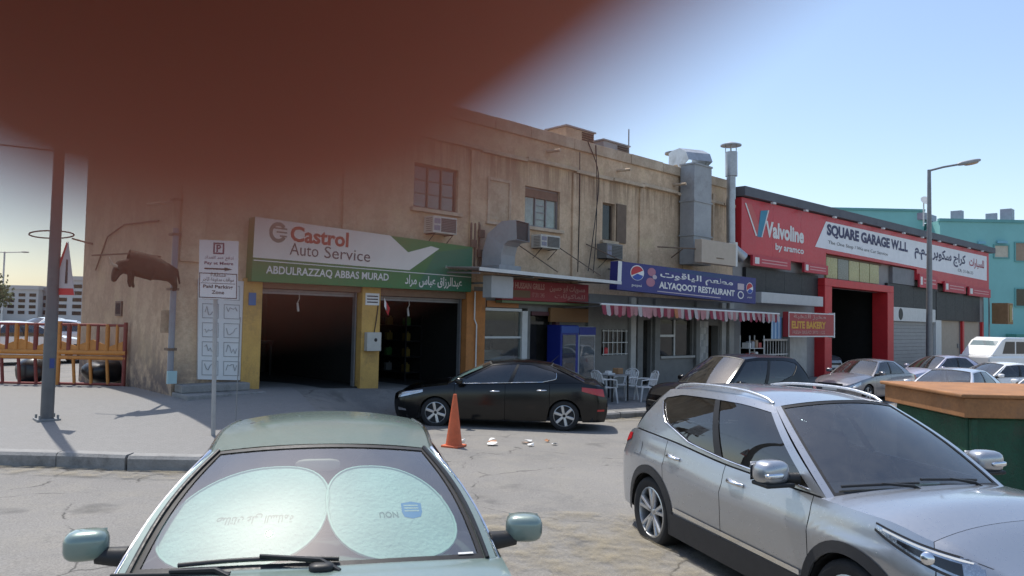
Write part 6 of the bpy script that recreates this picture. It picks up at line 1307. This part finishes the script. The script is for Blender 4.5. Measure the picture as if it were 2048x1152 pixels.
# drain pipes and cables at the corner
dp = thing('drain_pipe', 'grey vertical drain pipe at the corner of the old building', 'pipe', (-1.9, -.3, .5)); MB().tube([(-1.84, -.14, .75), (-1.84, -.14, 3.85)], .06, 10).build('lower_length', mat('pipe_grey', (.26, .26, .28), .5, var=.2), dp, smooth=60); MB().tube([(-1.84, -.14, 3.85), (-1.84, -.14, 4.7)], .062, 10).build('upper_length', M_PLAS2, dp, smooth=60)
for z in (1.4, 2.6, 3.7, 4.4): bx('pipe_clip', M_RUST, dp, -1.93, -1.75, -.21, -.003, z, z + .05)
MB().tube([(-2.3, .2, 4.3), (-1.84, -.14, 4.38)], .035, 8).build('side_branch', M_TRIM, dp); bx('hopper', flat('pale_teal', (.35, .5, .52)), dp, -1.93, -1.75, -.27, -.21, .75, 1.0); bx('valve_box', M_PLAS2, dp, -2.02, -1.86, -.02, .2, 1.75, 2.2)
# bull figure on a bracket
BC = Vector((-2.55, -.5, 2.97)); bR = Matrix.Translation(BC) @ Matrix.Rotation(R(172), 4, 'Z') @ Matrix.Scale(.86, 4)
bull = thing('bull_figure', 'dark brown bull figure with pale horns hung on the side wall', 'bull figure', BC)
M_BULL = mat('dark_bull_hide', (.045, .027, .016), .85, var=.6, scale=7, bump=.8, dirt=(.12, .085, .055)); M_HORN = mat('pale_horn', (.5, .42, .33), .5, var=.15)
bmx = bmesh.new(); sk_l = bmx.verts.layers.skin.verify()
nodes = [((-.58, 0, .0), .15, .2), ((-.28, 0, .03), .2, .24), ((.05, 0, .1), .2, .26), ((.26, 0, .14), .16, .22), ((.42, .05, .03), .1, .14), ((.52, .1, -.08), .095, .1), ((.57, .17, -.22), .06, .065), ((.59, .2, -.32), .045, .045),
         ((-.62, .1, -.2), .07, .07), ((-.68, .11, -.36), .035, .035), ((-.66, .11, -.46), .028, .028), ((-.62, -.1, -.2), .07, .07), ((-.7, -.11, -.36), .035, .035), ((-.67, -.11, -.46), .028, .028),
         ((.24, .1, -.16), .06, .06), ((.28, .11, -.3), .032, .032), ((.24, .11, -.42), .026, .026), ((.2, -.1, -.16), .06, .06), ((.18, -.11, -.3), .032, .032), ((.14, -.11, -.42), .026, .026), ((-.72, 0, .02), .025, .025), ((-.78, 0, -.3), .018, .018)]
vv = [bmx.verts.new(p) for p, a, b in nodes]
for v, (p, a, b) in zip(vv, nodes): v[sk_l].radius = (a, b)
vv[2][sk_l].use_root = True
for a, b in ((0, 1), (1, 2), (2, 3), (3, 4), (4, 5), (5, 6), (6, 7), (0, 8), (8, 9), (9, 10), (0, 11), (11, 12), (12, 13), (3, 14), (14, 15), (15, 16), (3, 17), (17, 18), (18, 19), (0, 20), (20, 21)): bmx.edges.new((vv[a], vv[b]))
for v in bmx.verts: v.co = (Matrix.Translation(-BC) @ bR) @ v.co
me = bpy.data.meshes.new('body'); bmx.to_mesh(me); bmx.free(); bo = bpy.data.objects.new('body', me); COL.objects.link(bo); bo.parent = bull; me.materials.append(M_BULL)
k = bo.modifiers.new('skin', 'SKIN'); k.use_smooth_shade = True; bo.modifiers.new('sub', 'SUBSURF').levels = 2; bo.modifiers['sub'].render_levels = 2
for s_ in (-1, 1):
    MB().tube([bR @ Vector(p) for p in ((.5 + s_ * .04, .1 + s_ * .06, .02), (.52 + s_ * .12, .1 + s_ * .15, .06), (.55 + s_ * .15, .12 + s_ * .19, .2))], [.035, .028, .008], 8).build('horn', M_HORN, bull, smooth=60); q = MB(); blob(q, bR @ Vector((.46 + s_ * .09, .08 + s_ * .12, -.03)), (.05, .09, .03), .8, 12, (bR.to_3x3())); q.build('ear', M_BULL, bull, smooth=60)
MB().tube([(-1.9, .5, 3.3), (-2.7, -.6, 3.26), (-3.3, .0, 3.2)], .018, 6).tube([(-2.7, -.6, 3.26), (-2.72, -.62, 3.1)], .016, 6).build('hanging_bar', M_RUST, bull); MB().tube([(-1.77, .55, 3.0), (-2.6, -.5, 2.95)], .03, 6).build('bracket', M_RUST, bull)
# oval wire hoop and wires at the back corner, lamp head beyond
wh = thing('wire_hoop', 'bent wire hoop bracket on the back corner of the old building', 'bracket', (-1.9, 6.3, 4.1))
MB().tube([Vector((-2.5, 7.0, 4.15)) + Vector((-.72, .69, 0)) * .6 * math.cos(a) + Vector((0, 0, .1)) * math.sin(a) for a in [2 * math.pi * k / 24 for k in range(24)]], .02, 6, closed=True).build('hoop', M_BLACK, wh); MB().tube([(-1.77, 6.0, 3.9), (-2.1, 6.6, 4.05)], .025, 6).build('arm', M_RUST, wh); MB().tube([(-1.8, 5.5, 3.2), (-1.8, 4.6, 4.0), (-1.8, 3.3, 4.2), (-1.8, 1.0, 4.1)], .018, 6).build('wall_wire', M_RUST, wh)
pn = thing('vent_panel', 'square brick vent on the old side wall', 'vent', (-1.8, 3.6, 2.0)); bx('frame', M_RUST, pn, -1.80, -1.762, 3.3, 3.75, 2.05, 2.4); bx('mesh', M_DARK, pn, -1.806, -1.801, 3.36, 3.69, 2.1, 2.35)
tag(MB().tube([(-30, 20, 8.3), (-12, 16, 7.6), (-1.8, 7.0, 6.4)], .02, 5).build('overhead_cable', M_BLACK), 'thin overhead cable running in from the left to the old building', 'cable')
# ------------------------------------------------------------------ far left street
def block(name, label, c, rz, w, dpt, h, m, rows, cols, grp):
    b = thing(name, label, 'building', c, rz, grp); bx('wall', m, b, 0, w, 0, dpt, -1, h, local=True); bx('parapet', m, b, -.2, w + .2, -.25, dpt, h, h + .6, local=True)
    wm = bpy.data.meshes.new('window'); 
    for r_ in range(rows):
        for k in range(cols):
            x = (k + .5) * w / cols; z = 1.2 + r_ * (h - 1.4) / rows
            o = bx('window', G_DARK, b, x - w / cols * .3, x + w / cols * .3, -.06, -.001, z, z + (h - 1.4) / rows * .55, local=True)
FB = 'pale blocks far down the side street'
M_FARW = mat('far_white_render', (.6, .59, .57), .8, var=.08, scale=.3); M_FARG = mat('far_grey_render', (.3, .3, .31), .8, var=.1, scale=.3)
block('apartment_block', 'white four storey block far left behind the grey pole', (14.8, 123, .3), R(-43), 6.6, 10, 5.0, M_FARW, 4, 4, FB); block('apartment_block', 'grey stair block between two white blocks', (20.2, 119.6, .3), R(-43), 2.2, 10, 4.8, M_FARG, 3, 1, FB); block('apartment_block', 'taller white block next to the side wall', (21.6, 117, .3), R(-43), 9, 10, 6.6, M_FARW, 5, 4, FB)
block('apartment_block', 'low grey white block at the left picture edge', (6.0, 126, .3), R(-43), 9, 10, 3.6, M_FARW, 2, 5, FB)
random.seed(31)
def tree(loc, h, r_, label):
    t_ = thing('street_tree', label, 'tree', loc, 0, 'trees down the side street'); q = MB(); q.tube([(0, 0, 0), (.1, .05, h * .3), (.0, .1, h * .6)], [.2, .15, .08], 8)
    for k in range(5): a = k * 1.26; q.tube([(.05, .05, h * (.35 + .04 * k)), (r_ * .6 * math.cos(a), r_ * .6 * math.sin(a), h * .75)], [.08, .03], 6)
    q.build('trunk', M_WOOD, t_, local=True); cs = [Vector((random.gauss(0, r_ * .45), random.gauss(0, r_ * .45), h * .72 + random.gauss(0, h * .12))) for _ in range(14)]
    L = MB()
    for _ in range(1500):
        c = random.choice(cs); p = c + Vector((random.gauss(0, 1), random.gauss(0, 1), random.gauss(0, 1))).normalized() * random.uniform(.3, 1) * r_ * .42; u = Vector((random.gauss(0, 1), random.gauss(0, 1), random.gauss(0, 1))).normalized(); w = u.orthogonal().normalized(); s_ = random.uniform(.12, .26); L.quad(p, p + u * s_, p + (u + w) * s_, p + w * s_ * .8)
    L.build('crown', mat('dusty_foliage', (.09, .12, .05), .8, var=.4, scale=1.5), t_, local=True, recalc=False)
tree((5.3, 70, .3), 4.6, 2.3, 'dusty green tree at the left edge behind parked cars'); tree((2.5, 74, .3), 4.2, 2.2, 'smaller dusty tree cut by the left picture edge')
for x, y, lb in ((11.6, 98, 'thin twin arm street light far left'), (15.0, 52, 'lamp head showing just left of the old side wall')):
    t_ = thing('street_lamp', lb, 'street lamp', (x, y, .3), 0, 'street lamps down the side street'); h = 9.5 if y > 60 else 12.9
    MB().tube([(x, y, .3), (x, y, h)], .1, 6).build('pole', M_ALU, t_)
    for s_ in (-1, 1): MB().tube([(x, y, h - .1), (x + s_ * 1.6, y - s_ * 1.5, h)], .06, 6).build('arm', M_ALU, t_); q = MB(); blob(q, (x + s_ * 1.9, y - s_ * 1.8, h), (.5, .2, .1), .7, 10, Matrix.Rotation(R(-43), 3, 'Z')); q.build('lamp_head', M_STEEL2, t_)
# ------------------------------------------------------------------ the photographer's hand: a fingertip has strayed over the lens
def cp(x, y, z): return CAM_POS + (RT * x + UP * y + FW * z) * 0.001          # millimetres right, up, ahead of the lens
def skin_mat():
    m, t, out = _new('brown_skin'); v = _coord(t); n = _noise(t, v, 130, 4, .6)
    c = _ramp(t, n, [(.3, (.46, .15, .1)), (.7, (.58, .2, .135))])
    b = _bsdf(t, out, c, .6, 0, .25, 0, _bump(t, _noise(t, v, 900, 3, .6), .2, .0003)); b.inputs['Subsurface Weight'].default_value = .6; b.inputs['Subsurface Radius'].default_value = (.010, .0035, .0018); b.inputs['Subsurface Scale'].default_value = 1.0
    return m
M_SKIN = skin_mat()
fingers = [  # knuckle, middle joint, end joint, tip centre and radii
    ([(66, 68, -8), (34, 46, 19), (13.3, 26.4, 17.2), (-5.9, 10.25, 14.2)], [10.6, 10.4, 10.2, 10.0]),
    ([(82, 46, -12), (64, 34, 18), (52, 14, 16), (50, -2, 6)], [10.3, 9.5, 8.6, 7.6]),
    ([(88, 24, -18), (70, 10, 12), (57, -8, 12), (53, -22, 4)], [9.8, 9, 8.2, 7.2]),
    ([(90, 2, -26), (76, -12, 2), (64, -28, 6), (58, -38, 2)], [8.8, 8, 7.2, 6.4]),
    ([(96, 26, -66), (76, 42, -52), (60, 52, -34), (50, 56, -20)], [12.5, 11, 9.8, 8.4])]
q = MB()
def capsule(a, b, ra, rb):
    A, B = cp(*a), cp(*b); n = 10; pts = [A.lerp(B, k / n) for k in range(n + 1)]
    q.tube(pts, [lerp(ra, rb, k / n) * .001 for k in range(n + 1)], 20); blob(q, A, (ra * .001,) * 3, 1.0, 20); blob(q, B, (rb * .001,) * 3, 1.0, 20)
for pts, rs in fingers:
    for i in range(3): capsule(pts[i], pts[i + 1], rs[i], rs[i + 1])
W_ = (132, 0, -104); palm = [(66, 68, -8), (82, 46, -12), (88, 24, -18), (90, 2, -26)]
for p in palm: capsule(p, W_, 11.5, 19)
for a, b in zip(palm, palm[1:]): capsule(a, b, 12, 12)
capsule((96, 26, -66), W_, 15, 19); capsule((96, 26, -66), (82, 46, -12), 14, 12)
capsule(W_, (185, -120, -198), 23, 33); capsule((185, -120, -198), (215, -200, -253), 33, 38)
hand = thing('person_hand', "out of focus brown fingertip covering the top left of the picture", 'hand', cp(90, 20, -20))
hd = q.build('hand', M_SKIN, hand, smooth=180)
k = hd.modifiers.new('join', 'REMESH'); k.mode = 'VOXEL'; k.voxel_size = .0011; k.use_smooth_shade = True; k = hd.modifiers.new('soften', 'SMOOTH'); k.factor = .5; k.iterations = 5
M_NAIL = mat('fingernail', (.5, .3, .24), .35, var=.1, scale=200)
for pts, rs in fingers:
    d_ = (cp(*pts[3]) - cp(*pts[2])).normalized(); o_ = (FW - d_ * FW.dot(d_)).normalized(); q2 = MB(); c = cp(*pts[3]) + o_ * rs[3] * .00086 + d_ * .002
    Mx = Matrix((d_, d_.cross(o_), o_)).transposed(); blob(q2, c, (.0062, .0055, .0012), .8, 14, Mx); q2.build('fingernail', M_NAIL, hand, smooth=60)
q3 = MB(); A, B = cp(178, -105, -186), cp(230, -240, -280); q3.tube([A.lerp(B, i / 8) for i in range(9)], [.040 + .002 * (i % 2) + .001 * i for i in range(9)], 18, cap=False); q3.build('sleeve', mat('dark_sleeve', (.05, .055, .07), .9, var=.2, scale=40), hand, smooth=60, solid=.003)
# the phone it holds: the lens looks out of its upper right corner
ph = thing('mobile_phone', 'black mobile phone held sideways in the hand at the camera', 'phone', cp(-22, -18, -6))
def slab(x0, x1, y0, y1, z0, z1, nm, m, bev): 
    vs = [cp(x, y, z) for x in (x0, x1) for y in (y0, y1) for z in (z0, z1)]
    return MB().add(vs, [(0, 1, 3, 2), (4, 6, 7, 5), (0, 4, 5, 1), (2, 3, 7, 6), (0, 2, 6, 4), (1, 5, 7, 3)]).build(nm, m, ph, bevel=bev)
slab(-112, 46, -52, 24, -10, -2.2, 'case', mat('phone_back', (.02, .02, .022), .3, var=.1, scale=60), .0015); slab(-108, 42, -48, 20, -10.5, -10.05, 'screen', mat('phone_screen', (.01, .01, .012), .1, var=.05, scale=60), 0)
